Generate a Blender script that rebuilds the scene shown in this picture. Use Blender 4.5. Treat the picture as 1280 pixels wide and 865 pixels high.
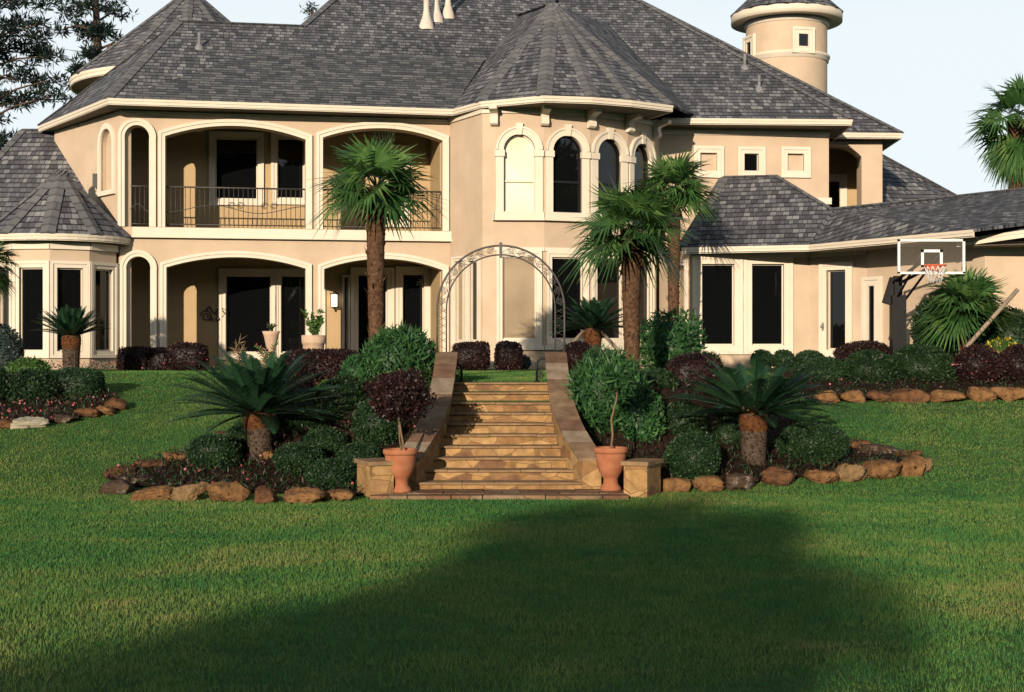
import bpy, bmesh, math, random
import numpy as np
from mathutils import Vector, Matrix
from mathutils.geometry import delaunay_2d_cdt

for o in list(bpy.data.objects): bpy.data.objects.remove(o)
SC = bpy.context.scene
C = SC.collection
R = math.radians

# ------------------------------------------------------------------ camera, sky, sun, exposure
F = 1778.0                    # focal length in pixels of the 1280 px wide photograph
CX, CY, EYE = 640.0, 432.5, 2.1
cd = bpy.data.cameras.new('camera'); cam = bpy.data.objects.new('camera', cd); C.objects.link(cam)
cd.sensor_width = 36.0; cd.lens = 36.0*F/1280.0; cd.clip_start = 0.2; cd.clip_end = 3000
cam.location = (0, 0, EYE); cam.rotation_euler = (R(90), 0, 0)
SC.camera = cam

SUN_EL, SUN_AZ = R(12.5), R(197.0)       # azimuth clockwise from +Y: behind the camera, to its left
sd = Vector((math.sin(SUN_AZ)*math.cos(SUN_EL), math.cos(SUN_AZ)*math.cos(SUN_EL), math.sin(SUN_EL)))
w = bpy.data.worlds.new('World'); SC.world = w; w.use_nodes = True
nt = w.node_tree; nt.nodes.clear()
sky = nt.nodes.new('ShaderNodeTexSky'); sky.sky_type = 'NISHITA'; sky.sun_disc = False
sky.sun_elevation = SUN_EL; sky.sun_rotation = SUN_AZ
sky.air_density = 1.0; sky.dust_density = 1.6; sky.ozone_density = 1.0
veil = nt.nodes.new('ShaderNodeMix'); veil.data_type = 'RGBA'     # thin high overcast veil
veil.inputs[7].default_value = (13.7, 15.0, 15.7, 1)
tcw = nt.nodes.new('ShaderNodeTexCoord'); sxw = nt.nodes.new('ShaderNodeSeparateXYZ'); nt.links.new(tcw.outputs['Generated'], sxw.inputs[0])
hz = nt.nodes.new('ShaderNodeMapRange'); hz.interpolation_type = 'SMOOTHSTEP'      # haze thins with height above the horizon
for i_, v_ in enumerate((0.20, 0.46, 0.93, 0.14)): hz.inputs[i_+1].default_value = v_
nt.links.new(sxw.outputs[2], hz.inputs[0]); nt.links.new(hz.outputs[0], veil.inputs[0])
bg = nt.nodes.new('ShaderNodeBackground'); bg.inputs[1].default_value = 0.057
wo = nt.nodes.new('ShaderNodeOutputWorld')
nt.links.new(sky.outputs[0], veil.inputs[6]); nt.links.new(veil.outputs[2], bg.inputs[0]); nt.links.new(bg.outputs[0], wo.inputs[0])
sl = bpy.data.lights.new('sun', 'SUN'); so = bpy.data.objects.new('sun', sl); C.objects.link(so)
sl.energy = 4.7; sl.angle = R(0.5); sl.color = (1.0, 0.835, 0.645)
so.rotation_euler = (-sd).to_track_quat('-Z', 'Y').to_euler(); so.location = (-20, -60, 40)
SC.view_settings.view_transform = 'Standard'; SC.view_settings.look = 'None'
SC.view_settings.exposure = 0.22; SC.view_settings.gamma = 1.0
SC.cycles.max_bounces = 6; SC.cycles.diffuse_bounces = 1; SC.cycles.glossy_bounces = 3
SC.cycles.transparent_max_bounces = 6

# ------------------------------------------------------------------ pixel <-> place helpers
def U(px, py, Y):
    return Vector(((px-CX)/F*Y, Y, EYE-(py-CY)/F*Y))
def sst(x, a, b):
    t = np.clip((x-a)/(b-a), 0, 1); return t*t*(3-2*t)
XS = -0.18                                   # the steps' centre line
def ground_z(X, Y):
    X = np.asarray(X, float); Y = np.asarray(Y, float)
    d = np.abs(X-XS)
    ye = 23.8 + (31.0-23.8)*sst(d, 2.2, 6.5)
    ys = 20.45 - 0.5*sst(d, 2.2, 5.0)
    t = np.clip((Y-ys)/(ye-ys), 0, 1)
    tt = 0.55*t + 0.45*t*t*(3-2*t)
    z = 1.5*tt
    z = z + np.where(Y < 19.0, 0.35*np.clip((19.0-Y)/19.0, 0, 1.6), 0)
    return z + 0.02*np.sin(X*0.7+1)*np.sin(Y*0.55)*np.clip((19.3-Y)/3, 0, 1)
def gz(x, y): return float(ground_z(x, y))
def GP(px, py):
    Y = 5.0
    while Y < 60:
        p = U(px, py, Y)
        if p.z <= gz(p.x, p.y): return p
        Y += 0.02
    return U(px, py, 37)

# ------------------------------------------------------------------ materials
MATS = {}
def newmat(name):
    m = bpy.data.materials.new(name); m.use_nodes = True
    n = m.node_tree; b = n.nodes['Principled BSDF']
    MATS[name] = m
    return m, n, b
def N(n, t, **kw):
    x = n.nodes.new(t)
    for k, v in kw.items(): setattr(x, k, v)
    return x
def ramp(n, stops):
    r = N(n, 'ShaderNodeValToRGB'); e = r.color_ramp.elements
    while len(e) > 1: e.remove(e[-1])
    e[0].position = stops[0][0]; e[0].color = (*stops[0][1], 1)
    for p, c in stops[1:]:
        q = e.new(p); q.color = (*c, 1)
    return r
def noise(n, scale, detail=4, rough=0.55, coord='Object', dist=0):
    tc = N(n, 'ShaderNodeTexCoord'); t = N(n, 'ShaderNodeTexNoise')
    t.inputs['Scale'].default_value = scale; t.inputs['Detail'].default_value = detail
    t.inputs['Roughness'].default_value = rough; t.inputs['Distortion'].default_value = dist
    n.links.new(tc.outputs[coord], t.inputs['Vector']); return t
def mixc(n, fac, a, b, mode='MIX'):
    x = N(n, 'ShaderNodeMix', data_type='RGBA', blend_type=mode)
    for i, v in ((0, fac), (6, a), (7, b)):
        if hasattr(v, 'is_linked') or isinstance(v, bpy.types.NodeSocket): n.links.new(v, x.inputs[i])
        elif i == 0: x.inputs[0].default_value = v
        else: x.inputs[i].default_value = (*v, 1)
    return x.outputs[2]
def bump(n, b, h, strength, dist=0.01):
    x = N(n, 'ShaderNodeBump'); x.inputs['Strength'].default_value = strength; x.inputs['Distance'].default_value = dist
    n.links.new(h, x.inputs['Height']); n.links.new(x.outputs[0], b.inputs['Normal'])
def mottled(name, c1, c2, scale, rough=0.85, fine=60, bs=0.25, bd=0.01, spec=0.3, lo=0.3, hi=0.7):
    m, n, b = newmat(name)
    t = noise(n, scale, 6); r = ramp(n, [(lo, c1), (hi, c2)])
    n.links.new(t.outputs[0], r.inputs[0]); n.links.new(r.outputs[0], b.inputs['Base Color'])
    b.inputs['Roughness'].default_value = rough; b.inputs['Specular IOR Level'].default_value = spec
    if bs: bump(n, b, noise(n, fine, 5).outputs[0], bs, bd)
    return m
stucco = mottled('stucco', (0.485, 0.375, 0.27), (0.58, 0.455, 0.335), 1.3, 0.93, 38, 0.5, 0.012, 0.15)
trim = mottled('trim_stucco', (0.66, 0.585, 0.475), (0.73, 0.65, 0.535), 1.6, 0.85, 60, 0.12, 0.006, 0.2)
fascia_m = mottled('painted_fascia', (0.64, 0.565, 0.455), (0.70, 0.625, 0.51), 2.0, 0.6, 20, 0.05, 0.004, 0.3)
soffit_m = mottled('shaded_soffit', (0.09, 0.08, 0.055), (0.12, 0.105, 0.075), 2.0, 0.8, 20, 0.05)  # shade under eaves and porch ceilings is darkened into this colour
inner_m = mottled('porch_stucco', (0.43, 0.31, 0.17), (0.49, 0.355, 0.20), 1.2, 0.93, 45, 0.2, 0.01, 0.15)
iron = mottled('wrought_iron', (0.035, 0.032, 0.030), (0.075, 0.066, 0.06), 14, 0.55, 90, 0.2, 0.003, 0.5)
blackp = mottled('black_paint', (0.005, 0.005, 0.006), (0.011, 0.011, 0.012), 8, 0.5, 60, 0.1)
whitep = mottled('white_paint', (0.70, 0.70, 0.70), (0.78, 0.78, 0.77), 6, 0.5, 60, 0.05)
orangep = mottled('orange_enamel', (0.55, 0.09, 0.03), (0.62, 0.12, 0.04), 6, 0.45, 60, 0.05)
pipe_m = mottled('pipe_paint', (0.55, 0.47, 0.40), (0.66, 0.58, 0.5), 5, 0.5, 60, 0.05)
metal_grey = mottled('grey_metal', (0.16, 0.16, 0.17), (0.24, 0.24, 0.25), 5, 0.4, 60, 0.05)
terra = mottled('terracotta', (0.30, 0.105, 0.05), (0.40, 0.165, 0.085), 6, 0.9, 40, 0.25, 0.006, 0.2)
paleterra = mottled('weathered_planter', (0.45, 0.30, 0.2), (0.56, 0.42, 0.31), 7, 0.9, 30, 0.3, 0.01)
soil = mottled('mulch', (0.016, 0.011, 0.008), (0.05, 0.032, 0.022), 9, 1.0, 40, 1.0, 0.05, 0.05)
bark_p = mottled('palm_fibre', (0.05, 0.026, 0.015), (0.17, 0.10, 0.06), 18, 1.0, 45, 1.0, 0.03, 0.05)
bark = mottled('bark', (0.06, 0.042, 0.030), (0.15, 0.105, 0.075), 9, 1.0, 30, 1.0, 0.03, 0.05)
pinebark = mottled('pine_bark', (0.05, 0.033, 0.026), (0.13, 0.08, 0.06), 4, 1.0, 12, 1.0, 0.05, 0.05)
stem_m = mottled('stem', (0.13, 0.085, 0.05), (0.22, 0.15, 0.09), 15, 0.95, 60, 0.5, 0.01, 0.1)
stake_m = mottled('bare_timber', (0.22, 0.17, 0.12), (0.34, 0.27, 0.2), 9, 0.9, 60, 0.3)
sago_old = mottled('cycad_stub_old', (0.05, 0.036, 0.026), (0.12, 0.088, 0.065), 22, 1.0, 40, 1.0, 0.03, 0.05)
sago_new = mottled('cycad_stub_new', (0.06, 0.025, 0.011), (0.165, 0.07, 0.03), 22, 1.0, 40, 1.0, 0.03, 0.05)
straw = mottled('dry_cone', (0.30, 0.21, 0.10), (0.42, 0.31, 0.16), 12, 0.9, 40, 0.4)

def glass_mat(name, c, rough=0.02, spec=0.5):
    m, n, b = newmat(name)
    b.inputs['Base Color'].default_value = (*c, 1); b.inputs['Roughness'].default_value = rough
    b.inputs['Specular IOR Level'].default_value = spec
    t = noise(n, 1.4, 2); bump(n, b, t.outputs[0], 0.03, 0.02)
    return m
glass = glass_mat('dark_glass', (0.004, 0.0045, 0.005), 0.015, 0.42)
m, n, b = newmat('sunlit_blind')        # closed cream blind right behind the glass
t = noise(n, 0.9, 3); r = ramp(n, [(0.35, (0.80, 0.68, 0.47)), (0.65, (0.9, 0.82, 0.64))])
n.links.new(t.outputs[0], r.inputs[0]); n.links.new(r.outputs[0], b.inputs['Base Color'])
b.inputs['Roughness'].default_value = 0.3; b.inputs['Coat Weight'].default_value = 1.0; b.inputs['Coat Roughness'].default_value = 0.02
cream_blind = m
m, n, b = newmat('tan_shade')
t = noise(n, 0.7, 3); r = ramp(n, [(0.3, (0.20, 0.145, 0.08)), (0.7, (0.36, 0.27, 0.17))])
n.links.new(t.outputs[0], r.inputs[0]); n.links.new(r.outputs[0], b.inputs['Base Color'])
b.inputs['Roughness'].default_value = 0.4; b.inputs['Coat Weight'].default_value = 0.6; b.inputs['Coat Roughness'].default_value = 0.03
tan_blind = m
m, n, b = newmat('lamp_glass'); b.inputs['Base Color'].default_value = (0.9, 0.85, 0.75, 1)
b.inputs['Emission Color'].default_value = (1, 0.86, 0.66, 1); b.inputs['Emission Strength'].default_value = 1.6
lamp_m = m
m, n, b = newmat('clear_board'); b.inputs['Base Color'].default_value = (0.55, 0.5, 0.42, 1)
b.inputs['Roughness'].default_value = 0.05; b.inputs['Alpha'].default_value = 0.06
board_m = m

def shingle_mat(name, tones, rowh=0.22, bw=0.17, course_shade=0.10, bst=0.7):
    m, n, b = newmat(name)
    uv = N(n, 'ShaderNodeUVMap')
    wob = noise(n, 3.0, 2, coord='UV'); sub = N(n, 'ShaderNodeVectorMath', operation='MULTIPLY_ADD')
    sub.inputs[1].default_value = (0.05, 0.025, 0); n.links.new(wob.outputs[1], sub.inputs[0]); n.links.new(uv.outputs[0], sub.inputs[2])
    br = N(n, 'ShaderNodeTexBrick'); br.offset = 0.37; br.offset_frequency = 2; br.squash = 0.7; br.squash_frequency = 3
    br.inputs['Scale'].default_value = 1; br.inputs['Mortar Size'].default_value = 0.007; br.inputs['Mortar Smooth'].default_value = 0.2
    br.inputs['Brick Width'].default_value = bw; br.inputs['Row Height'].default_value = rowh
    br.inputs['Color1'].default_value = (0, 0, 0, 1); br.inputs['Color2'].default_value = (1, 1, 1, 1); br.inputs['Mortar'].default_value = (0.5, 0.5, 0.5, 1)
    n.links.new(sub.outputs[0], br.inputs['Vector'])
    tn = noise(n, 0.55, 4, coord='UV'); fn = noise(n, 14, 3, coord='UV')
    a = N(n, 'ShaderNodeMath', operation='MULTIPLY_ADD'); a.inputs[1].default_value = 0.62
    n.links.new(br.outputs['Color'], a.inputs[0])
    s1 = N(n, 'ShaderNodeMath', operation='MULTIPLY_ADD'); s1.inputs[1].default_value = 0.40; s1.inputs[2].default_value = -0.14
    n.links.new(tn.outputs[0], s1.inputs[0]); 
    s2 = N(n, 'ShaderNodeMath', operation='MULTIPLY_ADD'); s2.inputs[1].default_value = 0.25
    n.links.new(fn.outputs[0], s2.inputs[0]); n.links.new(s1.outputs[0], s2.inputs[2])
    n.links.new(s2.outputs[0], a.inputs[2])
    rp = ramp(n, tones); n.links.new(a.outputs[0], rp.inputs[0])
    # saw-tooth of the courses: butt shadow painted as a dark band at each foot
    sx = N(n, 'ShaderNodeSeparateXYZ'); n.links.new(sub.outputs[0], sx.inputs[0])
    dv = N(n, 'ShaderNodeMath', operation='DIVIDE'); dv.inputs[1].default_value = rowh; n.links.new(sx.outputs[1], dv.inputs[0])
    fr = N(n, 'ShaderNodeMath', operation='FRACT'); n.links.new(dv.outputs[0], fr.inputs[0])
    edge = ramp(n, [(0.0, (course_shade,)*3), (0.14, (course_shade+.15,)*3), (0.26, (1, 1, 1)), (1.0, (1, 1, 1))])
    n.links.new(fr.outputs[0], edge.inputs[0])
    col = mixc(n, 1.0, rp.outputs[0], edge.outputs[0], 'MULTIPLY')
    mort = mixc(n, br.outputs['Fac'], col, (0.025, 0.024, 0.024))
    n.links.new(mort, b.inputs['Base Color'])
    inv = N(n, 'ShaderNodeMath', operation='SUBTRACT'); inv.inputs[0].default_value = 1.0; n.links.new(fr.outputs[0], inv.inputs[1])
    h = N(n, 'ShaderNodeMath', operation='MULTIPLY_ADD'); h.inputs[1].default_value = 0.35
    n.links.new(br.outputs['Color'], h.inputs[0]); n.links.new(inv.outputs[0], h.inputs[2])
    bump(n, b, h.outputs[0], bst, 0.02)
    b.inputs['Roughness'].default_value = 0.9; b.inputs['Specular IOR Level'].default_value = 0.15
    return m
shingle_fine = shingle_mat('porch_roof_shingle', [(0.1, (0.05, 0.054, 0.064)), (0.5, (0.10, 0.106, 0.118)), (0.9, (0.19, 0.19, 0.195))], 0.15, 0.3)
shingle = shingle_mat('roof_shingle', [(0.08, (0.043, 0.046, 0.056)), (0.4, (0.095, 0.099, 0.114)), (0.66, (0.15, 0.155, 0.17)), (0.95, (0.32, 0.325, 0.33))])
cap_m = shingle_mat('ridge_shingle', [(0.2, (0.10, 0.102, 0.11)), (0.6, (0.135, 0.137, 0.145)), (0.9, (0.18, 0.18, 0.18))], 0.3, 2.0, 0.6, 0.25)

def stone_mat(name, scale, cols, mortar=(0.17, 0.12, 0.07), coord='Object', stretch=(1, 1, 1), mort_w=0.03):
    m, n, b = newmat(name)
    tc = N(n, 'ShaderNodeTexCoord'); mp = N(n, 'ShaderNodeMapping'); mp.inputs['Scale'].default_value = stretch
    n.links.new(tc.outputs[coord], mp.inputs[0])
    v = N(n, 'ShaderNodeTexVoronoi'); v.inputs['Scale'].default_value = scale; v.inputs['Randomness'].default_value = 0.9
    e = N(n, 'ShaderNodeTexVoronoi', feature='DISTANCE_TO_EDGE'); e.inputs['Scale'].default_value = scale; e.inputs['Randomness'].default_value = 0.9
    n.links.new(mp.outputs[0], v.inputs['Vector']); n.links.new(mp.outputs[0], e.inputs['Vector'])
    sx = N(n, 'ShaderNodeSeparateColor'); n.links.new(v.outputs['Color'], sx.inputs[0])
    rp = ramp(n, cols); n.links.new(sx.outputs[0], rp.inputs[0])
    t = noise(n, 7, 6); t2 = ramp(n, [(0.3, (0.62, 0.6, 0.58)), (0.7, (1.1, 1.08, 1.05))]); n.links.new(t.outputs[0], t2.inputs[0])
    c = mixc(n, 1.0, rp.outputs[0], t2.outputs[0], 'MULTIPLY')
    er = ramp(n, [(mort_w*0.5, (1, 1, 1)), (mort_w, (0, 0, 0))]); n.links.new(e.outputs['Distance'], er.inputs[0])
    c = mixc(n, er.outputs[0], c, mortar); n.links.new(c, b.inputs['Base Color'])
    b.inputs['Roughness'].default_value = 0.9; b.inputs['Specular IOR Level'].default_value = 0.2
    h = N(n, 'ShaderNodeMath', operation='SUBTRACT'); n.links.new(noise(n, 16, 5).outputs[0], h.inputs[0]); n.links.new(er.outputs[0], h.inputs[1])
    bump(n, b, h.outputs[0], 0.5, 0.012)
    return m
flag = stone_mat('flagstone', 3.0, [(0.0, (0.25, 0.135, 0.062)), (0.3, (0.37, 0.225, 0.095)), (0.6, (0.43, 0.275, 0.125)), (0.85, (0.32, 0.19, 0.09)), (1, (0.19, 0.105, 0.06))], mortar=(0.21, 0.125, 0.055), stretch=(1, 1, 1.6), mort_w=0.022)
capstone = stone_mat('landing_flagstone', 1.6, [(0.0, (0.22, 0.13, 0.075)), (0.35, (0.19, 0.10, 0.06)), (0.6, (0.25, 0.16, 0.095)), (1, (0.26, 0.19, 0.13))], mortar=(0.13, 0.08, 0.045), mort_w=0.015)
CAPS = [mottled('cap_pale_stone', (0.17, 0.125, 0.085), (0.30, 0.235, 0.17), 5, 0.9, 30, 0.4), mottled('cap_brown_stone', (0.12, 0.075, 0.045), (0.24, 0.155, 0.095), 5, 0.9, 30, 0.4), mottled('cap_plum_stone', (0.10, 0.056, 0.036), (0.19, 0.11, 0.07), 5, 0.9, 30, 0.4), mottled('cap_buff_stone', (0.16, 0.105, 0.062), (0.28, 0.19, 0.12), 5, 0.9, 30, 0.4)]
tread_m = mottled('tread_stone', (0.17, 0.105, 0.055), (0.30, 0.195, 0.105), 5, 0.9, 40, 0.4)

def boulder_mat(name, c1, c2, lichen):
    m, n, b = newmat(name)
    t = noise(n, 5, 8, 0.65); r = ramp(n, [(0.3, c1), (0.7, c2)]); n.links.new(t.outputs[0], r.inputs[0])
    t2 = noise(n, 3.5, 8, 0.7, dist=0.5); r2 = ramp(n, [(0.54, (0, 0, 0)), (0.64, (1, 1, 1))]); n.links.new(t2.outputs[0], r2.inputs[0])
    f = N(n, 'ShaderNodeMath', operation='MULTIPLY'); f.inputs[1].default_value = 0.75 if lichen else 0.0; n.links.new(r2.outputs[0], f.inputs[0])
    c = mixc(n, f.outputs[0], r.outputs[0], lichen or (0, 0, 0)); n.links.new(c, b.inputs['Base Color'])
    b.inputs['Roughness'].default_value = 0.95; b.inputs['Specular IOR Level'].default_value = 0.15
    bump(n, b, noise(n, 14, 6).outputs[0], 0.9, 0.03)
    return m
BOULD = {
 'orange': boulder_mat('orange_sandstone', (0.075, 0.040, 0.018), (0.29, 0.155, 0.065), (0.05, 0.03, 0.018)),
 'brown': boulder_mat('brown_sandstone', (0.05, 0.026, 0.014), (0.19, 0.09, 0.042), (0.035, 0.03, 0.024)),
 'dark': boulder_mat('dark_mossy_stone', (0.03, 0.024, 0.018), (0.11, 0.07, 0.045), (0.34, 0.31, 0.26)),
 'pale': boulder_mat('pale_limestone', (0.26, 0.24, 0.16), (0.42, 0.39, 0.3), (0.12, 0.10, 0.07)),
 'speckled': boulder_mat('speckled_sandstone', (0.11, 0.07, 0.035), (0.28, 0.18, 0.09), (0.035, 0.035, 0.02)),
}

def leaf_mat(name, c1, c2, c3, rough=0.5, spec=0.35, transl=0.25):
    m, n, b = newmat(name)
    a = N(n, 'ShaderNodeAttribute'); a.attribute_name = 'rnd'
    t = noise(n, 2.2, 3)
    s = N(n, 'ShaderNodeMath', operation='MULTIPLY_ADD'); s.inputs[1].default_value = 0.8
    n.links.new(t.outputs[0], s.inputs[0])
    s2 = N(n, 'ShaderNodeMath', operation='MULTIPLY_ADD'); s2.inputs[1].default_value = 0.7; s2.inputs[2].default_value = -0.25
    n.links.new(a.outputs['Fac'], s2.inputs[0]); n.links.new(s2.outputs[0], s.inputs[2])
    r = ramp(n, [(0.1, c1), (0.5, c2), (0.9, c3)]); n.links.new(s.outputs[0], r.inputs[0])
    n.links.new(r.outputs[0], b.inputs['Base Color'])
    b.inputs['Roughness'].default_value = rough; b.inputs['Specular IOR Level'].default_value = spec
    if transl:
        tr = N(n, 'ShaderNodeBsdfTranslucent'); n.links.new(r.outputs[0], tr.inputs[0])
        mx = N(n, 'ShaderNodeMixShader'); mx.inputs[0].default_value = transl
        n.links.new(b.outputs[0], mx.inputs[1]); n.links.new(tr.outputs[0], mx.inputs[2])
        n.links.new(mx.outputs[0], n.nodes['Material Output'].inputs[0])
    return m
LEAF = {
 'green': leaf_mat('leaf_dark_green', (0.008, 0.022, 0.009), (0.018, 0.046, 0.015), (0.04, 0.085, 0.025)),
 'boxwood': leaf_mat('leaf_boxwood', (0.010, 0.030, 0.012), (0.022, 0.058, 0.020), (0.045, 0.098, 0.03)),
 'oleander': leaf_mat('leaf_oleander', (0.014, 0.050, 0.018), (0.038, 0.115, 0.034), (0.09, 0.21, 0.06)),
 'maroon': leaf_mat('leaf_maroon', (0.010, 0.005, 0.006), (0.030, 0.012, 0.012), (0.075, 0.03, 0.024)),
 'palm': leaf_mat('leaf_fan_palm', (0.020, 0.062, 0.020), (0.055, 0.135, 0.034), (0.17, 0.28, 0.08), 0.42, 0.4, 0.25),
 'cycad': leaf_mat('leaf_cycad', (0.007, 0.025, 0.013), (0.017, 0.054, 0.024), (0.04, 0.098, 0.036), 0.42, 0.35, 0.1),
 'blue': leaf_mat('leaf_bluegreen', (0.03, 0.05, 0.045), (0.06, 0.09, 0.075), (0.11, 0.14, 0.11)),
 'pine': leaf_mat('needles_pine', (0.007, 0.016, 0.014), (0.013, 0.028, 0.022), (0.03, 0.055, 0.032), 0.6, 0.2, 0.1),
 'light': leaf_mat('leaf_bright', (0.035, 0.085, 0.02), (0.07, 0.15, 0.03), (0.12, 0.22, 0.06)),
 'dead': leaf_mat('leaf_dead', (0.12, 0.085, 0.05), (0.2, 0.15, 0.09), (0.3, 0.23, 0.14), 0.8, 0.1, 0.1),
 'pink': leaf_mat('petal_pink', (0.40, 0.06, 0.09), (0.55, 0.12, 0.15), (0.7, 0.3, 0.3)),
 'yellow': leaf_mat('petal_yellow', (0.55, 0.38, 0.03), (0.7, 0.52, 0.05), (0.8, 0.65, 0.1)),
}
# lawn: mown grass over brown-green thatch
m, n, b = newmat('grass_blade')
a = N(n, 'ShaderNodeAttribute'); a.attribute_name = 'rnd'
t = noise(n, 0.30, 7, 0.68, dist=0.6); t3 = noise(n, 2.6, 4, 0.6)
s = N(n, 'ShaderNodeMath', operation='MULTIPLY_ADD'); s.inputs[1].default_value = 1.25; n.links.new(t.outputs[0], s.inputs[0])
s2 = N(n, 'ShaderNodeMath', operation='MULTIPLY_ADD'); s2.inputs[1].default_value = 0.32; s2.inputs[2].default_value = -0.55; n.links.new(a.outputs['Fac'], s2.inputs[0])
s3 = N(n, 'ShaderNodeMath', operation='MULTIPLY_ADD'); s3.inputs[1].default_value = 0.55; n.links.new(t3.outputs[0], s3.inputs[0]); n.links.new(s2.outputs[0], s3.inputs[2])
n.links.new(s3.outputs[0], s.inputs[2])
r = ramp(n, [(0.06, (0.022, 0.115, 0.042)), (0.34, (0.058, 0.196, 0.052)), (0.57, (0.138, 0.250, 0.058)), (0.86, (0.32, 0.30, 0.11))])
n.links.new(s.outputs[0], r.inputs[0]); n.links.new(r.outputs[0], b.inputs['Base Color'])
b.inputs['Roughness'].default_value = 0.6; b.inputs['Specular IOR Level'].default_value = 0.2
tr = N(n, 'ShaderNodeBsdfTranslucent'); n.links.new(r.outputs[0], tr.inputs[0])
mx = N(n, 'ShaderNodeMixShader'); mx.inputs[0].default_value = 0.3
n.links.new(b.outputs[0], mx.inputs[1]); n.links.new(tr.outputs[0], mx.inputs[2]); n.links.new(mx.outputs[0], n.nodes['Material Output'].inputs[0])
blade_m = m
ground_m = mottled('turf', (0.040, 0.095, 0.030), (0.085, 0.145, 0.045), 3.0, 1.0, 40, 1.0, 0.04, 0.05)

# ------------------------------------------------------------------ mesh helpers
class MB:
    def __init__(s): s.v = []; s.f = []; s.mi = []; s.uv = {}; s.sm = []
    def add(s, verts, faces, mi=0, smooth=False):
        o = len(s.v); s.v += [tuple(p) for p in verts]
        for f in faces: s.f.append(tuple(i+o for i in f)); s.mi.append(mi); s.sm.append(smooth)
        return s
    def box(s, c, size, rot=None, mi=0):
        hx, hy, hz = size[0]/2, size[1]/2, size[2]/2
        vs = [Vector((x*hx, y*hy, z*hz)) for x in (-1, 1) for y in (-1, 1) for z in (-1, 1)]
        if rot is not None: vs = [rot @ v for v in vs]
        c = Vector(c)
        return s.add([v+c for v in vs], [(0,1,3,2),(4,6,7,5),(0,4,5,1),(2,3,7,6),(0,2,6,4),(1,5,7,3)], mi)
    def tube(s, pts, rad, seg=8, mi=0, cap=True, smooth=True):
        pts = [Vector(p) for p in pts]; rads = rad if hasattr(rad, '__len__') else [rad]*len(pts)
        o = len(s.v); up = Vector((0.13, 0.31, 0.94)); prev = None; vs = []
        for i, p in enumerate(pts):
            d = (pts[min(i+1, len(pts)-1)] - pts[max(i-1, 0)])
            d = d.normalized() if d.length > 1e-9 else Vector((0, 0, 1))
            a = (prev if prev is not None else d.cross(up)); a = (a - d*a.dot(d))
            if a.length < 1e-5: a = d.cross(Vector((1, 0, 0)))
            a.normalize(); prev = a; b2 = d.cross(a)
            for k in range(seg):
                th = 2*math.pi*k/seg; vs.append(p + (a*math.cos(th)+b2*math.sin(th))*rads[i])
        fs = []
        for i in range(len(pts)-1):
            for k in range(seg):
                k2 = (k+1) % seg; fs.append((i*seg+k, i*seg+k2, (i+1)*seg+k2, (i+1)*seg+k))
        if cap: fs += [tuple(range(seg-1, -1, -1)), tuple((len(pts)-1)*seg+k for k in range(seg))]
        return s.add(vs, fs, mi, smooth)
    def lathe(s, prof, c=(0, 0, 0), seg=28, mi=0, smooth=True):
        c = Vector(c); vs = []; fs = []
        for r_, z in prof:
            for k in range(seg):
                th = 2*math.pi*k/seg; vs.append(c+Vector((r_*math.cos(th), r_*math.sin(th), z)))
        for i in range(len(prof)-1):
            for k in range(seg):
                k2 = (k+1) % seg; fs.append((i*seg+k, i*seg+k2, (i+1)*seg+k2, (i+1)*seg+k))
        return s.add(vs, fs, mi, smooth)
    def prism(s, poly, off, mi=0):
        """poly: 3-D points; off: vector; closed solid"""
        n_ = len(poly); poly = [Vector(p) for p in poly]; off = Vector(off)
        fs = [tuple(range(n_)), tuple(range(2*n_-1, n_-1, -1))]
        fs += [(i, i+n_, (i+1) % n_+n_, (i+1) % n_) for i in range(n_)]
        return s.add(poly+[p+off for p in poly], fs, mi)
    def build(s, name, mats, parent=None, fix=True):
        me = bpy.data.meshes.new(name); me.from_pydata(s.v, [], s.f)
        for m_ in (mats if isinstance(mats, (list, tuple)) else [mats]): me.materials.append(m_)
        me.polygons.foreach_set('material_index', s.mi); me.polygons.foreach_set('use_smooth', s.sm)
        if fix:
            bm = bmesh.new(); bm.from_mesh(me); bmesh.ops.recalc_face_normals(bm, faces=bm.faces); bm.to_mesh(me); bm.free()
        me.update(); return link(name, me, parent)
def link(name, me, parent=None):
    o = bpy.data.objects.new(name, me); C.objects.link(o)
    if parent: o.parent = parent
    return o
def npmesh(name, V, Fq, mats, parent=None, rnd=None, mi=None, smooth=False):
    me = bpy.data.meshes.new(name); k = Fq.shape[1]
    me.vertices.add(len(V)); me.vertices.foreach_set('co', np.ascontiguousarray(V, np.float32).ravel())
    me.loops.add(Fq.size); me.loops.foreach_set('vertex_index', np.ascontiguousarray(Fq, np.int32).ravel())
    me.polygons.add(len(Fq)); me.polygons.foreach_set('loop_start', np.arange(0, Fq.size, k, dtype=np.int32))
    try: me.polygons.foreach_set('loop_total', np.full(len(Fq), k, np.int32))
    except Exception: pass
    for m_ in (mats if isinstance(mats, (list, tuple)) else [mats]): me.materials.append(m_)
    if mi is not None: me.polygons.foreach_set('material_index', np.asarray(mi, np.int32))
    me.polygons.foreach_set('use_smooth', np.full(len(Fq), smooth))
    me.update(calc_edges=True)
    if rnd is not None:
        at = me.attributes.new('rnd', 'FLOAT', 'FACE'); at.data.foreach_set('value', np.asarray(rnd, np.float32))
    return link(name, me, parent)
def tag(o, label=None, cat=None, group=None, kind=None):
    if label: o['label'] = label
    if cat: o['category'] = cat
    if group: o['group'] = group
    if kind: o['kind'] = kind
    return o
def empty(name, loc, label, cat, group=None):
    e = bpy.data.objects.new(name, None); C.objects.link(e); e.location = loc; e.empty_display_size = 0.2
    return tag(e, label, cat, group)
def part_label(o, label): o['label'] = label; return o

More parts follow.
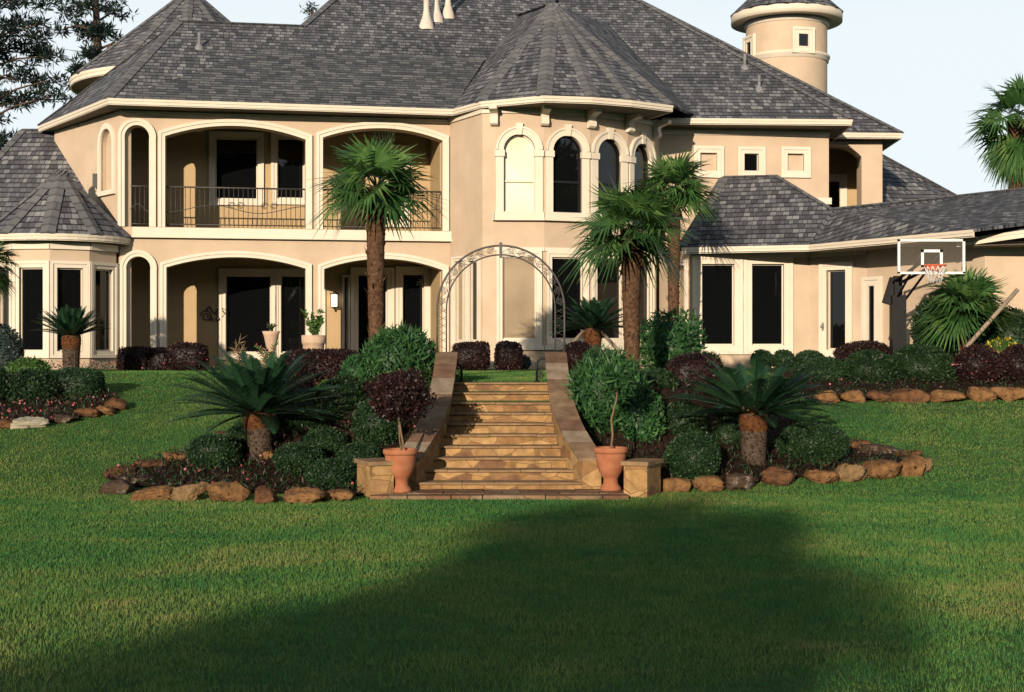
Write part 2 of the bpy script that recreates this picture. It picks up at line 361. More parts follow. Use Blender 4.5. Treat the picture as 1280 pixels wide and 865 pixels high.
# ------------------------------------------------------------------ ground
def axis(fine0, fine1, step, outer):
    return np.array(sorted(set([-x for x in outer if -x < fine0]) | set(np.arange(fine0, fine1+1e-6, step).round(4)) | set(x for x in outer if x > fine1)))
xs = axis(-18, 18, 0.3, [24, 32, 50, 90, 200, 500, 1200]); ys = np.concatenate([[-1200, -500, -200, -90, -50, -30, -15, -6, 0], np.arange(3, 36, 0.3), [38, 42, 50, 70, 120, 250, 600, 1500]])
XX, YY = np.meshgrid(xs, ys); ZZ = ground_z(XX, YY)
V = np.stack([XX.ravel(), YY.ravel(), ZZ.ravel()], 1); nx, ny = len(xs), len(ys)
I = np.arange(nx*ny).reshape(ny, nx)
Fq = np.stack([I[:-1, :-1].ravel(), I[:-1, 1:].ravel(), I[1:, 1:].ravel(), I[1:, :-1].ravel()], 1)
tag(npmesh('ground', V, Fq, ground_m, smooth=True), kind='structure')

def px_poly(pts): return [(p.x, p.y) for p in (GP(*q) for q in pts)]
BED_L = px_poly([(446, 622), (400, 620), (340, 619), (270, 617), (200, 613), (150, 609), (132, 601), (155, 588), (195, 578), (240, 567), (290, 540), (350, 508), (420, 490)]) + [(-1.75, 24.6), (-1.33, 24.2), (-1.33, 22.0), (-1.6, 20.7), (-1.75, 20.3)]
BED_R = px_poly([(826, 613), (860, 610), (900, 610), (950, 604), (1000, 599), (1060, 595), (1110, 592), (1155, 587), (1160, 578), (1130, 568), (1085, 558), (1040, 545), (960, 517), (900, 500)]) + [(4.0, 26.5), (2.3, 27.6), (1.0, 27.3), (0.98, 24.2), (0.98, 22.0), (1.25, 20.7), (1.45, 20.3)]
BED_FL = px_poly([(-60, 540), (8, 534), (60, 530), (105, 523), (140, 512), (150, 500), (120, 490), (60, 480), (-60, 478)])
BED_FR = px_poly([(1010, 502), (1100, 502), (1200, 501), (1330, 500)]) + [(14.5, 35.0), (9.5, 35.5), (6.2, 35.6), (5.6, 33.0)]
def in_poly(X, Y, poly):
    c = np.zeros(X.shape, bool); n_ = len(poly)
    for i in range(n_):
        x1, y1 = poly[i]; x2, y2 = poly[(i+1) % n_]
        if y1 == y2: continue
        c ^= ((y1 > Y) != (y2 > Y)) & (X < (x2-x1)*(Y-y1)/(y2-y1)+x1)
    return c
def bed_sheet(poly):
    xs_ = [p[0] for p in poly]; ys_ = [p[1] for p in poly]
    gx, gy = np.meshgrid(np.arange(min(xs_), max(xs_), 0.25), np.arange(min(ys_), max(ys_), 0.25))
    gx, gy = gx.ravel(), gy.ravel(); k = in_poly(gx, gy, poly)
    pts = [Vector(p) for p in poly] + [Vector((a_, b_)) for a_, b_ in zip(gx[k], gy[k])]
    n_ = len(poly)
    vs, es, fs, *_ = delaunay_2d_cdt(pts, [(i, (i+1) % n_) for i in range(n_)], [], 1, 1e-5)
    rs = np.random.RandomState(5)
    mb = MB(); mb.add([(p.x, p.y, gz(p.x, p.y)+0.035+0.02*rs.rand()) for p in vs], [tuple(f) for f in fs], 0, True)
    tag(mb.build('soil', soil), kind='structure')
for bp in (BED_L, BED_R, BED_FL, BED_FR): bed_sheet(bp)

# ------------------------------------------------------------------ house
HB = Vector((-1.0, 39.0, 1.5))
house = empty('house', HB, 'large tan stucco two-storey house with grey shingle roofs and arched balconies', 'house')
PARTINV = Matrix.Translation(-HB)
def hp(o, parent=None):
    o.parent = parent or house
    if parent is None: o.matrix_parent_inverse = PARTINV
    return o
class Pl:
    """vertical wall plane; s runs along it, z up, off outward (towards the camera side)"""
    def __init__(s, p0, p1):
        s.o = Vector((p0[0], p0[1])); d = Vector((p1[0], p1[1]))-s.o; s.L = d.length; s.d = d.normalized(); s.n = Vector((s.d.y, -s.d.x))
    def s_of(s, px):
        k = (px-CX)/F
        return (k*s.o.y-s.o.x)/(s.d.x-k*s.d.y)
    def loc(s, px, py):
        t = s.s_of(px); Y = s.o.y+t*s.d.y
        return t, EYE-(py-CY)/F*Y
    def P(s, t, z, off=0.0):
        q = s.o+s.d*t+s.n*off; return Vector((q.x, q.y, z))
    def shifted(s, back): 
        q = s.o - s.n*back; return Pl((q.x, q.y), (q.x+s.d.x*s.L, q.y+s.d.y*s.L))
def wall(pl, outline, holes=(), thick=0.3, mat=None, name='wall', off=0.0):
    pts = []; edges = []
    for lp in [outline]+list(holes):
        o = len(pts); pts += [Vector(p) for p in lp]; edges += [(o+i, o+(i+1) % len(lp)) for i in range(len(lp))]
    vs, es, fs, *_ = delaunay_2d_cdt(pts, edges, [], 1, 1e-6)
    keep = []
    for f in fs:
        c = sum((vs[i] for i in f), Vector((0, 0)))/len(f)
        if any(in_poly(np.array([c.x]), np.array([c.y]), h)[0] for h in holes): continue
        if not in_poly(np.array([c.x]), np.array([c.y]), outline)[0]: continue
        keep.append(tuple(f))
    mb = MB()
    n_ = len(vs)
    V_ = [pl.P(v.x, v.y, off) for v in vs]+[pl.P(v.x, v.y, off-thick) for v in vs]
    from collections import Counter
    ec = Counter(); 
    for f in keep:
        for i in range(len(f)): ec[frozenset((f[i], f[(i+1) % len(f)]))] += 1
    F_ = keep+[tuple(i+n_ for i in reversed(f)) for f in keep]
    for e_, k in ec.items():
        if k == 1:
            a_, b_ = tuple(e_); F_.append((a_, b_, b_+n_, a_+n_))
    mb.add(V_, F_)
    return hp(mb.build(name, mat or stucco))
def rect(s0, s1, z0, z1): return [(s0, z0), (s1, z0), (s1, z1), (s0, z1)]
def arch(s0, s1, z0, zs, zt, k=16):
    h = zt-zs; w_ = (s1-s0)/2; r_ = (w_*w_+h*h)/(2*h); cz = zt-r_; cx = (s0+s1)/2
    a0 = math.atan2(zs-cz, -w_); a1 = math.atan2(zs-cz, w_)
    if a0 < 0: a0 += 2*math.pi
    pts = [(s0, z0)]
    for i in range(k+1):
        a_ = a0+(a1-a0)*i/k; pts.append((cx+r_*math.cos(a_), cz+r_*math.sin(a_)))
    return pts+[(s1, z0)]
def offset_path(path, w_, closed):
    out = []; n_ = len(path)
    for i in range(n_):
        a_ = Vector(path[(i-1) % n_]) if (closed or i > 0) else None; b_ = Vector(path[i]); c_ = Vector(path[(i+1) % n_]) if (closed or i < n_-1) else None
        ns = []
        for p, q in ((a_, b_), (b_, c_)):
            if p is None or q is None: continue
            d = (q-p).normalized(); ns.append(Vector((-d.y, d.x)))
        nn = sum(ns, Vector((0, 0))).normalized(); sc = 1/max(0.35, nn.dot(ns[0]))
        out.append(tuple(b_+nn*w_*sc))
    return out
def band(mb, pl, path, w_, o0, o1, closed=False):
    """solid moulding beside a path, on its left-hand side (outside of an arch drawn left to right)"""
    q = offset_path(path, w_, closed); n_ = len(path); m_ = n_ if closed else n_-1
    V_ = [pl.P(*p, o1) for p in path]+[pl.P(*p, o1) for p in q]+[pl.P(*p, o0) for p in path]+[pl.P(*p, o0) for p in q]
    F_ = []
    for i in range(m_):
        j = (i+1) % n_
        F_ += [(i, j, n_+j, n_+i), (2*n_+i, 3*n_+i, 3*n_+j, 2*n_+j), (i, 2*n_+i, 2*n_+j, j), (n_+i, n_+j, 3*n_+j, 3*n_+i)]
    if not closed: F_ += [(0, n_, 3*n_, 2*n_), (n_-1, 3*n_-1, 4*n_-1, 2*n_-1)]
    mb.add(V_, F_)
def slab(mb, pl, s0, s1, z0, z1, o0, o1):
    mb.prism([pl.P(s0, z0, o0), pl.P(s1, z0, o0), pl.P(s1, z1, o0), pl.P(s0, z1, o0)], (pl.n.x*(o1-o0), pl.n.y*(o1-o0), 0))
def pane_poly(pl, path, off, name, mat, parent):
    mb = MB(); mb.prism([pl.P(*p, off) for p in path], (-pl.n.x*0.02, -pl.n.y*0.02, 0)); o = mb.build(name, mat)
    o.parent = parent; o.matrix_parent_inverse = Matrix.Identity(4)
    return o
def window(pl, s0, s1, z0, z1, fw=0.14, proud=0.05, pane=None, sash=None, name='window', recess=0.10, inner=0.035, wtrim=None, sill=True):
    """rectangular window: outer trim surround (the window mesh), frame, pane, sill below it"""
    mb = MB(); band(mb, pl, [(s0, z0), (s0, z1), (s1, z1), (s1, z0)], fw, -0.04, proud, True)
    band(mb, pl, [(s0-fw*.55, z0-fw*.55), (s0-fw*.55, z1+fw*.55), (s1+fw*.55, z1+fw*.55), (s1+fw*.55, z0-fw*.55)], fw*0.45, proud-0.003, proud+0.025, True)
    o = hp(mb.build(name, wtrim or trim))
    fb = MB(); ins = [(s0+inner, z0+inner), (s0+inner, z1-inner), (s1-inner, z1-inner), (s1-inner, z0+inner)]
    band(fb, pl, ins, inner-0.002, -recess-0.02, -recess+0.035, True)
    if sash: slab(fb, pl, s0+inner, s1-inner, sash-0.03, sash+0.03, -recess-0.02, -recess+0.03)
    fr = fb.build('frame', wtrim or fascia_m, o)
    pane_poly(pl, rect(s0+0.004, s1-0.004, z0+0.004, z1-0.004), -recess-0.01, 'pane', pane or glass, o)
    return o

A = Pl((-1.6-9.5, 38.0-9.5*0.18), (-1.6+2, 38.0+2*0.18))       # balcony front
sA0, sA1 = A.s_of(150), A.s_of(562)
cA0, cA1 = A.P(sA0, 0), A.P(sA1, 0)
S_ = Pl((-12.9, 40.1), (cA0.x, cA0.y))                                 # angled end wall on the left
ZT = 8.14; ZF = EYE+(CY-286)/F*37.2; Z0 = 1.38
def a_arch(x0, x1, yb, ys_, yt, ground=False):
    s0, s1 = A.s_of(x0), A.s_of(x1); xm = (x0+x1)/2
    zs = (A.loc(x0, ys_)[1]+A.loc(x1, ys_)[1])/2; zt = A.loc(xm, yt)[1]
    return arch(s0, s1, Z0-0.1 if ground else ZF, zs, zt)
UP = [a_arch(156, 186.5, 284, 174, 156.5), a_arch(206.5, 382, 284, 172.5, 157.5), a_arch(403.5, 553, 286, 174, 160.5)]
LOW = [a_arch(158, 188, 0, 338, 320.5, True), a_arch(208, 382, 0, 335, 321.5, True), a_arch(405, 553, 0, 337, 323.5, True)]
LOWH = [[(p[0], max(p[1], Z0+0.0)) for p in a_] for a_ in LOW]
wall(A, rect(sA0, sA1, ZF, ZT), UP and [[(p[0], p[1] if 0 < i < len(a_)-1 else ZF+0.001) for i, p in enumerate(a_)] for a_ in UP], 0.44)
wall(A, rect(sA0, sA1, Z0, ZF-0.002), [[(p[0], p[1] if 0 < i < len(a_)-1 else Z0+0.001) for i, p in enumerate(a_)] for a_ in LOW], 0.44)
for a_ in UP:
    mb = MB(); band(mb, A, a_, 0.17, -0.05, 0.05); band(mb, A, offset_path(a_, 0.09, False), 0.08, 0.047, 0.075); hp(mb.build('arch_trim', trim))
for a_ in LOWH:
    mb = MB(); band(mb, A, a_, 0.16, -0.05, 0.05); band(mb, A, offset_path(a_, 0.085, False), 0.075, 0.047, 0.075); hp(mb.build('arch_trim', trim))
mb = MB(); slab(mb, A, A.s_of(166), A.s_of(569), ZF-0.24, ZF-0.012, -0.02, 0.10); slab(mb, A, A.s_of(165), A.s_of(570), ZF-0.28, ZF-0.23, -0.02, 0.15); hp(mb.build('string_course', trim))
mb = MB(); slab(mb, A, sA0, sA1, ZT-0.10, ZT-0.002, 0.002, 0.03); hp(mb.build('cornice', trim))
# porch back wall with doors and windows
D = 2.5; AB = A.shifted(D)
def ab(x, y): return AB.loc(x, y)
ub = []
for (x0, y0, x1, y1) in [(269, 172, 322, 249.5), (346.5, 172, 380, 248.5), (485, 190, 503, 276)]:
    a0, z1 = ab(x0, y0); a1, z0 = ab(x1, y1); ub.append((a0, a1, z0, z1))
lb = []
for (x0, y0, x1, y1) in [(282, 344, 339, 441), (351, 344, 398, 441), (430, 346, 435, 452), (447, 343, 484, 455), (503, 342, 530, 447)]:
    a0, z1 = ab(x0, y0); a1, z0 = ab(x1, y1); lb.append((a0, a1, max(z0, Z0+0.02), z1))
sb0, sb1 = AB.s_of(146), AB.s_of(600)
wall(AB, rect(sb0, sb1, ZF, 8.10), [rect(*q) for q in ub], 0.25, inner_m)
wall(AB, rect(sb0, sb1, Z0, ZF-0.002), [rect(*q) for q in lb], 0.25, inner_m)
window(AB, *ub[0], fw=0.17); window(AB, *ub[1], fw=0.17)
window(AB, *ub[2], fw=0.2, name='door')
window(AB, *lb[0], fw=0.19); window(AB, *lb[1], fw=0.19)
window(AB, *lb[2], fw=0.05); window(AB, *lb[3], fw=0.2, name='door'); window(AB, *lb[4], fw=0.2)
# floors, ceilings, porch end walls
def hull(name, pts, dz, mat):
    mb = MB(); mb.prism(pts, (0, 0, dz)); return hp(mb.build(name, mat))
def q4(z, o0=-0.43, o1=-D-0.02, s0=None, s1=None):
    s0 = sA0+0.05 if s0 is None else s0; s1 = sA1 if s1 is None else s1
    return [A.P(s0, z, o0), A.P(s1, z, o0), A.P(s1, z, o1), A.P(s0-1.4, z, o1)]
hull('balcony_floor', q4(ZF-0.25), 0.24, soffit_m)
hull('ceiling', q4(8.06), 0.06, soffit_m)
hull('porch_floor', q4(Z0, 0.3), 0.14, tread_m)
pe = Pl(tuple(A.P(sA1-0.02, 0, -0.3).xy), tuple(A.P(sA1-0.02, 0, -D-0.1).xy))
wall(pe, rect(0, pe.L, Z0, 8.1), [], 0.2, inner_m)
# balcony railings
def railing(s0, s1, seed):
    mb = MB(); off = -0.15; zt = ZF+1.06; zb = ZF+0.09
    mb.tube([A.P(s0, zt, off), A.P(s1, zt, off)], 0.022, 6); mb.tube([A.P(s0, zb, off), A.P(s1, zb, off)], 0.016, 6)
    n_ = max(3, round((s1-s0)/0.125))
    for i in range(n_+1):
        t_ = s0+(s1-s0)*i/n_; mb.tube([A.P(t_, zb, off), A.P(t_, zt, off)], 0.0095, 5)
    wv = [A.P(s0+(s1-s0)*i/24, ZF+0.50-0.10*math.cos(2*math.pi*i/24*(1 if s1-s0 < 2 else 1.5)), off+0.012) for i in range(25)]
    mb.tube(wv, 0.011, 5)
    if s1-s0 > 1.5:
        for fr in (0.5, 0.74):
            c_ = s0+(s1-s0)*fr
            for sg in (-1, 1):
                mb.tube([A.P(c_+sg*0.12+0.10*math.cos(a_*0.55)*(1-a_/34), ZF+0.60+0.10*math.sin(a_*0.55)*(1-a_/34), off+0.012) for a_ in range(22)], 0.009, 5)
    hp(mb.build('railing', iron))
for i, a_ in enumerate(UP): railing(a_[0][0]+0.01, a_[-1][0]-0.01, i)
# lantern and ironwork ornament on the porch back wall, ceiling lamp
p = AB.P(*ab(418, 376), 0.16)
mb = MB(); mb.box(p+Vector((0, 0, 0.19)), (0.24, 0.24, 0.04)); mb.box(p-Vector((0, 0, 0.18)), (0.2, 0.2, 0.03)); mb.tube([p+Vector((0, 0, 0.2)), p+Vector((0, 0, 0.28))], [0.07, 0.01], 8)
for dx in (-1, 1):
    for dy in (-1, 1): mb.box(p+Vector((dx*0.095, dy*0.095, 0)), (0.02, 0.02, 0.36))
mb.tube([p+Vector((0, 0, -0.19)), p+Vector((0, 0.1, -0.3)), AB.P(*ab(418, 383), 0.0)], 0.015, 6)
lan = hp(mb.build('wall_lantern', blackp)); g_ = MB(); g_.box(p, (0.17, 0.17, 0.33)); g_.build('lantern_glass', lamp_m, lan)
mb = MB()
for sg, (x0, y0) in ((-1, (258, 395)), (1, (276, 392))):
    pts = []
    for i in range(26):
        rr = 0.17*(1-i/32); a_ = i*0.42; t_, z_ = ab(x0, y0); pts.append(AB.P(t_+sg*rr*math.cos(a_), z_+rr*math.sin(a_), 0.04))
    mb.tube(pts, 0.016, 5)
t0_, z0_ = ab(258, 388); t1_, z1_ = ab(282, 386)
mb.tube([AB.P(t0_+(t1_-t0_)*i/12, z0_+0.10*math.sin(i*0.9), 0.04) for i in range(13)], 0.018, 5)
for xx in (264, 272):
    t_, z_ = ab(xx, 399); mb.lathe([(0.0, -0.05), (0.05, -0.03), (0.06, 0.03), (0.0, 0.05)], AB.P(t_, z_, 0.1), 8)
hp(mb.build('iron_ornament', iron))
p = A.P(A.s_of(246), 7.95, -1.3); mb = MB(); mb.lathe([(0.0, -0.12), (0.12, -0.08), (0.16, 0.02), (0.16, 0.1)], p, 16); hp(mb.build('ceiling_lamp', pipe_m))

# left angled end wall with blind arched niche
n0, nz1 = S_.loc(126.5, 163); n1, nz0 = S_.loc(141.5, 237); nm = S_.loc(134, 161)[1]
niche = arch(n0, n1, nz0, nm-(n1-n0)/2*0.98, nm, 12)
wall(S_, rect(0, S_.L, Z0, ZT), [niche], 0.3)
pane_poly(S_, niche, -0.14, 'niche_panel', stucco, None); hp(bpy.data.objects[-1] if False else [o for o in C.objects if o.name.startswith('niche_panel')][-1])
mb = MB(); band(mb, S_, niche, 0.15, -0.05, 0.05); slab(mb, S_, n0-0.18, n1+0.18, nz0-0.12, nz0, -0.05, 0.09); hp(mb.build('niche_trim', trim))
t_, z_ = S_.loc(122.5, 226); mb = MB(); mb.box(S_.P(t_, z_, 0.07), (0.12, 0.12, 0.36)); hp(mb.build('wall_sconce', blackp))

# ---- central bow
BC = Vector((-0.05, 40.8)); BR = 4.55
def bv(deg, r_=BR): return (BC.x+r_*math.sin(R(deg)), BC.y-r_*math.cos(R(deg)))
ANG = [-5, 11, 27, 43, 59]
bowL = U(603, 0, 36.32)
ang_wall = Pl((cA1.x, cA1.y), (bowL.x, bowL.y))
first = Pl((bowL.x, bowL.y), bv(-5))
faces = [Pl(bv(ANG[i]), bv(ANG[i+1])) for i in range(4)]
ZB2 = 8.2
# angled wall: two narrow lower windows
wq = []
for (x0, y0, x1, y1) in [(569.5, 327, 580, 426), (587.5, 327, 598, 426)]:
    a0, z1 = ang_wall.loc(x0, y0); a1, z0 = ang_wall.loc(x1, y1); wq.append((a0, a1, z0, z1))
wall(ang_wall, rect(0, ang_wall.L, Z0, ZB2), [rect(*q) for q in wq], 0.3)
window(ang_wall, *wq[0], fw=0.12, pane=tan_blind, recess=0.06); window(ang_wall, *wq[1], fw=0.12, recess=0.06)
wall(first, rect(0, first.L, Z0, ZB2), [], 0.3)
upx = [(631, 670, 168), (685, 724, 167), (737, 770, 169.5), (781.5, 807, 172)]
lpx = [(629.5, 671, 322, 424), (684, 723, 321, 424), (736, 769, 321, 424), (781, 805, 321, 424)]
zsill = faces[0].loc(650, 265)[1]; zspr = faces[0].loc(650, 188)[1]; zsash = faces[0].loc(650, 226)[1]; ztop = faces[0].loc(650, 168)[1]
zl0 = faces[0].loc(650, 424)[1]; zl1 = faces[0].loc(650, 321)[1]
for i, pl in enumerate(faces):
    mid = pl.L/2; hw = 0.40
    path = arch(mid-hw, mid+hw, zsill, zspr, ztop, 16)
    lw = 0.43; lrect = (mid-lw, mid+lw, zl0, zl1)
    wall(pl, rect(0, pl.L, Z0, ZB2), [path, rect(*lrect)], 0.3)
    # arched upper window
    mb = MB()
    band(mb, pl, path[1:-1], 0.20, -0.04, 0.06)                       # archivolt
    band(mb, pl, offset_path(path[1:-1], 0.15, False), 0.05, 0.057, 0.09)
    for sg in (-1, 1):
        sC = mid+sg*(hw+0.10)
        slab(mb, pl, sC-0.10, sC+0.10, zsill+0.002, zspr-0.16, -0.04, 0.05)           # pilaster
        slab(mb, pl, sC-0.125, sC+0.125, zspr-0.158, zspr+0.0, -0.04, 0.09)        # impost
    mb.prism([pl.P(mid-0.06, ztop-0.015, 0.1), pl.P(mid+0.06, ztop-0.015, 0.1), pl.P(mid+0.095, ztop+0.28, 0.1), pl.P(mid-0.095, ztop+0.28, 0.1)], (-pl.n.x*0.12, -pl.n.y*0.12, 0))
    wn = hp(mb.build('arched_window', trim))
    fb = MB(); inn = [(p_[0]+(0.035 if p_[0] < mid else -0.035), p_[1]+(0.035 if k in (0, len(path)-1) else -0.03)) for k, p_ in enumerate(path)]
    band(fb, pl, inn, 0.033, -0.12, -0.05, True); slab(fb, pl, mid-hw+0.03, mid+hw-0.03, zsash-0.03, zsash+0.03, -0.12, -0.06)
    fb.build('frame', fascia_m if i == 0 else blackp, wn)
    pn = pane_poly(pl, [(p_[0]*0.998+0.002*mid, p_[1]) for p_ in path], -0.11, 'pane', cream_blind if i == 0 else glass, wn)
    if i == 0: part_label(pn, 'pane with a closed cream blind shining in the sun')
    lwn = window(pl, *lrect, fw=0.15, pane=tan_blind if i == 0 else glass, recess=0.07)
    # sill bands
    mb = MB(); slab(mb, pl, -0.002, pl.L+0.002, zsill-0.17, zsill-0.0, 0.002, 0.10); slab(mb, pl, -0.01, pl.L+0.01, zsill-0.22, zsill-0.168, 0.002, 0.15); hp(mb.build('sill', trim))
    mb = MB(); slab(mb, pl, -0.002, pl.L+0.002, zl0-0.27, zl0-0.152, 0.002, 0.09); hp(mb.build('sill', trim))
    mb = MB(); slab(mb, pl, -0.002, pl.L+0.002, zl1+0.152, zl1+0.24, 0.002, 0.06); hp(mb.build('string_course', trim))
    mb = MB(); slab(mb, pl, -0.002, pl.L+0.002, ZB2-0.16, ZB2-0.002, 0.002, 0.05); hp(mb.build('cornice', trim))
mb = MB(); slab(mb, first, -0.002, first.L+0.002, ZB2-0.16, ZB2-0.002, 0.002, 0.05); hp(mb.build('cornice', trim))
mb = MB(); slab(mb, ang_wall, 0, ang_wall.L, ZB2-0.16, ZB2-0.002, 0.002, 0.05); hp(mb.build('cornice', trim))
mb = MB(); slab(mb, first, 0.3, first.L, zsill-0.17, zsill, 0.002, 0.10); slab(mb, first, 0.28, first.L, zsill-0.22, zsill-0.168, 0.002, 0.15); hp(mb.build('sill', trim))
for k, deg in enumerate(ANG):                                      # scrolled brackets under the bow's eave
    d = Vector((math.sin(R(deg)), -math.cos(R(deg)), 0)); sd_ = Vector((math.cos(R(deg)), math.sin(R(deg)), 0))
    base = Vector((*bv(deg, BR*math.cos(R(8))*1.012), 0))
    prof = [(0, 7.72), (0.10, 7.72), (0.16, 7.76), (0.17, 7.84), (0.13, 7.92), (0.16, 8.0), (0.30, 8.05), (0.44, 8.08), (0.46, 8.17), (0, 8.17)]
    mb = MB(); mb.prism([base+d*x+Vector((0, 0, z))-sd_*0.10 for x, z in prof], sd_*0.20); hp(mb.build('bracket', trim))

# ---- right upper wall
B = Pl((4.02, 39.45), (9.0, 40.0)); Bret = Pl(bv(59), (4.12, 39.6)); wall(Bret, rect(0, Bret.L, Z0, 8.55), [], 0.2)
sB1 = B.s_of(1036)
nq = []
for (x0, y0, x1, y1) in [(875, 191, 896, 214), (930, 192, 948, 214), (984, 192, 1004.5, 214)]:
    a0, z1 = B.loc(x0, y0); a1, z0 = B.loc(x1, y1); nq.append((a0, a1, z0, z1))
wall(B, rect(0, sB1, Z0, 8.5), [rect(*q) for q in nq], 0.3)
for i, q in enumerate(nq): window(B, *q, fw=0.19, pane=glass if i == 1 else stucco, recess=0.08, name='window' if i == 1 else 'blind_window', inner=0.02)
mb = MB(); slab(mb, B, 0, sB1+0.02, ZT-0.16, ZT-0.04, 0.002, 0.04); hp(mb.build('cornice', trim))
Be = B.P(sB1, 0)
Bside = Pl((Be.x, Be.y), (Be.x+0.15, Be.y+3.0)); wall(Bside, rect(0.0, 3.0, Z0, ZT), [], 0.3)
zb = B.loc(1030, 251)[1]; mb = MB(); slab(mb, B, sB1-0.35, sB1+0.06, zb-0.1, zb+0.08, 0.002, 0.07); hp(mb.build('string_course', trim))
# recessed balcony wall at the far right
CW = Pl((Be.x-0.3, 41.9), (U(1103, 0, 42.0).x, 42.0))
co = arch(CW.s_of(1020), CW.s_of(1077), 5.2, CW.loc(1077, 196)[1], CW.loc(1050, 182)[1], 12)
wall(CW, rect(0, CW.L, Z0, ZT), [co], 0.5)
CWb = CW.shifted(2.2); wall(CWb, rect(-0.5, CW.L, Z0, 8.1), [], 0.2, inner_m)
a0, z1 = CWb.loc(1034, 226); a1, z0 = CWb.loc(1050, 262)
window(CWb, a0, a1, z0-0.4, z1, fw=0.2, name='door', recess=-0.03)
CWs = Pl(tuple(CW.P(CW.L, 0).xy), tuple(CW.P(CW.L+0.2, 0, -5).xy)); wall(CWs, rect(0, CWs.L, Z0, ZT), [], 0.2)
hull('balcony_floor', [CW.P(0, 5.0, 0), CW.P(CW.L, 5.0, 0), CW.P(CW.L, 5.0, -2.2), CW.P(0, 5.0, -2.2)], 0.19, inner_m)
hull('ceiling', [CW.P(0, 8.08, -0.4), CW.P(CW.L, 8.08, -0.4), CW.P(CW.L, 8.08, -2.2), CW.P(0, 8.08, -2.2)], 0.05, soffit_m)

# ---- right single-storey wing
W1 = Pl(tuple(U(862, 0, 37.2).xy), tuple(U(1012, 0, 37.25).xy)); W2 = Pl(tuple(U(1012, 0, 37.25).xy), tuple(U(1084, 0, 36.1).xy))
W0 = Pl((3.9, 39.2), tuple(U(862, 0, 37.2).xy)); W3 = None
ZW = 4.62
q = []
for (x0, y0, x1, y1) in [(877, 330, 917.5, 431.5), (939.5, 330, 979.5, 431.5)]:
    a0, z1 = W1.loc(x0, y0); a1, z0 = W1.loc(x1, y1); q.append((a0, a1, z0, z1))
wall(W1, rect(0, W1.L, Z0, ZW), [rect(*k) for k in q], 0.3)
for k in q: window(W1, *k, fw=0.24, proud=0.06)
a0, z1 = W0.loc(844, 333); a1, z0 = W0.loc(857, 430); wall(W0, rect(0, W0.L, Z0, ZW), [rect(a0, a1, z0, z1)], 0.3); window(W0, a0, a1, z0, z1, fw=0.14, pane=tan_blind)
a0, z1 = W2.loc(1034, 338); a1, z0 = W2.loc(1058, 437)
wall(W2, rect(0, W2.L, Z0, ZW), [rect(a0, a1, z0, z1)], 0.3); dr = window(W2, a0, a1, z0, z1, fw=0.2, name='door', proud=0.06)
mb = MB(); t_, z_ = W2.loc(1030.5, 408); mb.lathe([(0.0, -0.05), (0.045, -0.03), (0.045, 0.03), (0.0, 0.05)], W2.P(t_, z_, 0.12), 10); mb.box(W2.P(t_, z_, 0.08), (0.05, 0.03, 0.2)); mb.build('handle', metal_grey, dr)
for pl in (W1, W2):
    mb = MB(); slab(mb, pl, 0, pl.L, ZW-0.2, ZW-0.04, 0.002, 0.04); hp(mb.build('cornice', trim))
# far garage walls behind the basketball hoop
GW = Pl(tuple(U(1084, 0, 36.1).xy), tuple(U(1231, 0, 32.75).xy)); wall(GW, rect(0, GW.L, Z0, 4.6), [], 0.3)
a0, z1 = GW.loc(1086, 356); a1, z0 = GW.loc(1096, 440); window(GW, a0, a1, Z0+0.05, z1, fw=0.2, name='door', recess=-0.03)
GW2 = Pl(tuple(U(1231, 0, 32.75).xy), tuple(U(1340, 0, 32.2).xy)); wall(GW2, rect(0, GW2.L, Z0-0.3, 4.5), [], 0.3)
mb = MB(); slab(mb, GW2, 0, GW2.L, 4.2, 4.36, 0.002, 0.04); hp(mb.build('cornice', trim))

# ---- left turret and wing
TX = U(74, 0, 36.65); TR = 1.54
def tv(rel, r_=TR):
    a_ = R(rel+17.5); return (TX.x+r_*math.sin(a_), TX.y-r_*math.cos(a_))
TA = [-116, -80, -44, -8, 28, 64, 100]
tz1 = U(0, 334.5, 35.2).z; tz0 = U(0, 439, 35.2).z
ZTT = 4.72
for i in range(6):
    pl = Pl(tv(TA[i]), tv(TA[i+1])); mid = pl.L/2
    hwid = 0.315
    wall(pl, rect(0, pl.L, Z0, ZTT), [rect(mid-hwid, mid+hwid, tz0, tz1)], 0.25)
    window(pl, mid-hwid, mid+hwid, tz0, tz1, fw=0.17, recess=0.08)
    mb = MB(); slab(mb, pl, -0.01, pl.L+0.01, ZTT-0.22, ZTT-0.05, 0.002, 0.07); hp(mb.build('cornice', trim))
LW = Pl((-14.9, 37.4), (-12.6, 37.4)); wall(LW, rect(0, LW.L, Z0, 4.8), [], 0.3); LWs = Pl((-14.9, 43.0), (-14.9, 37.4)); wall(LWs, rect(0, LWs.L, Z0, 4.8), [], 0.3)

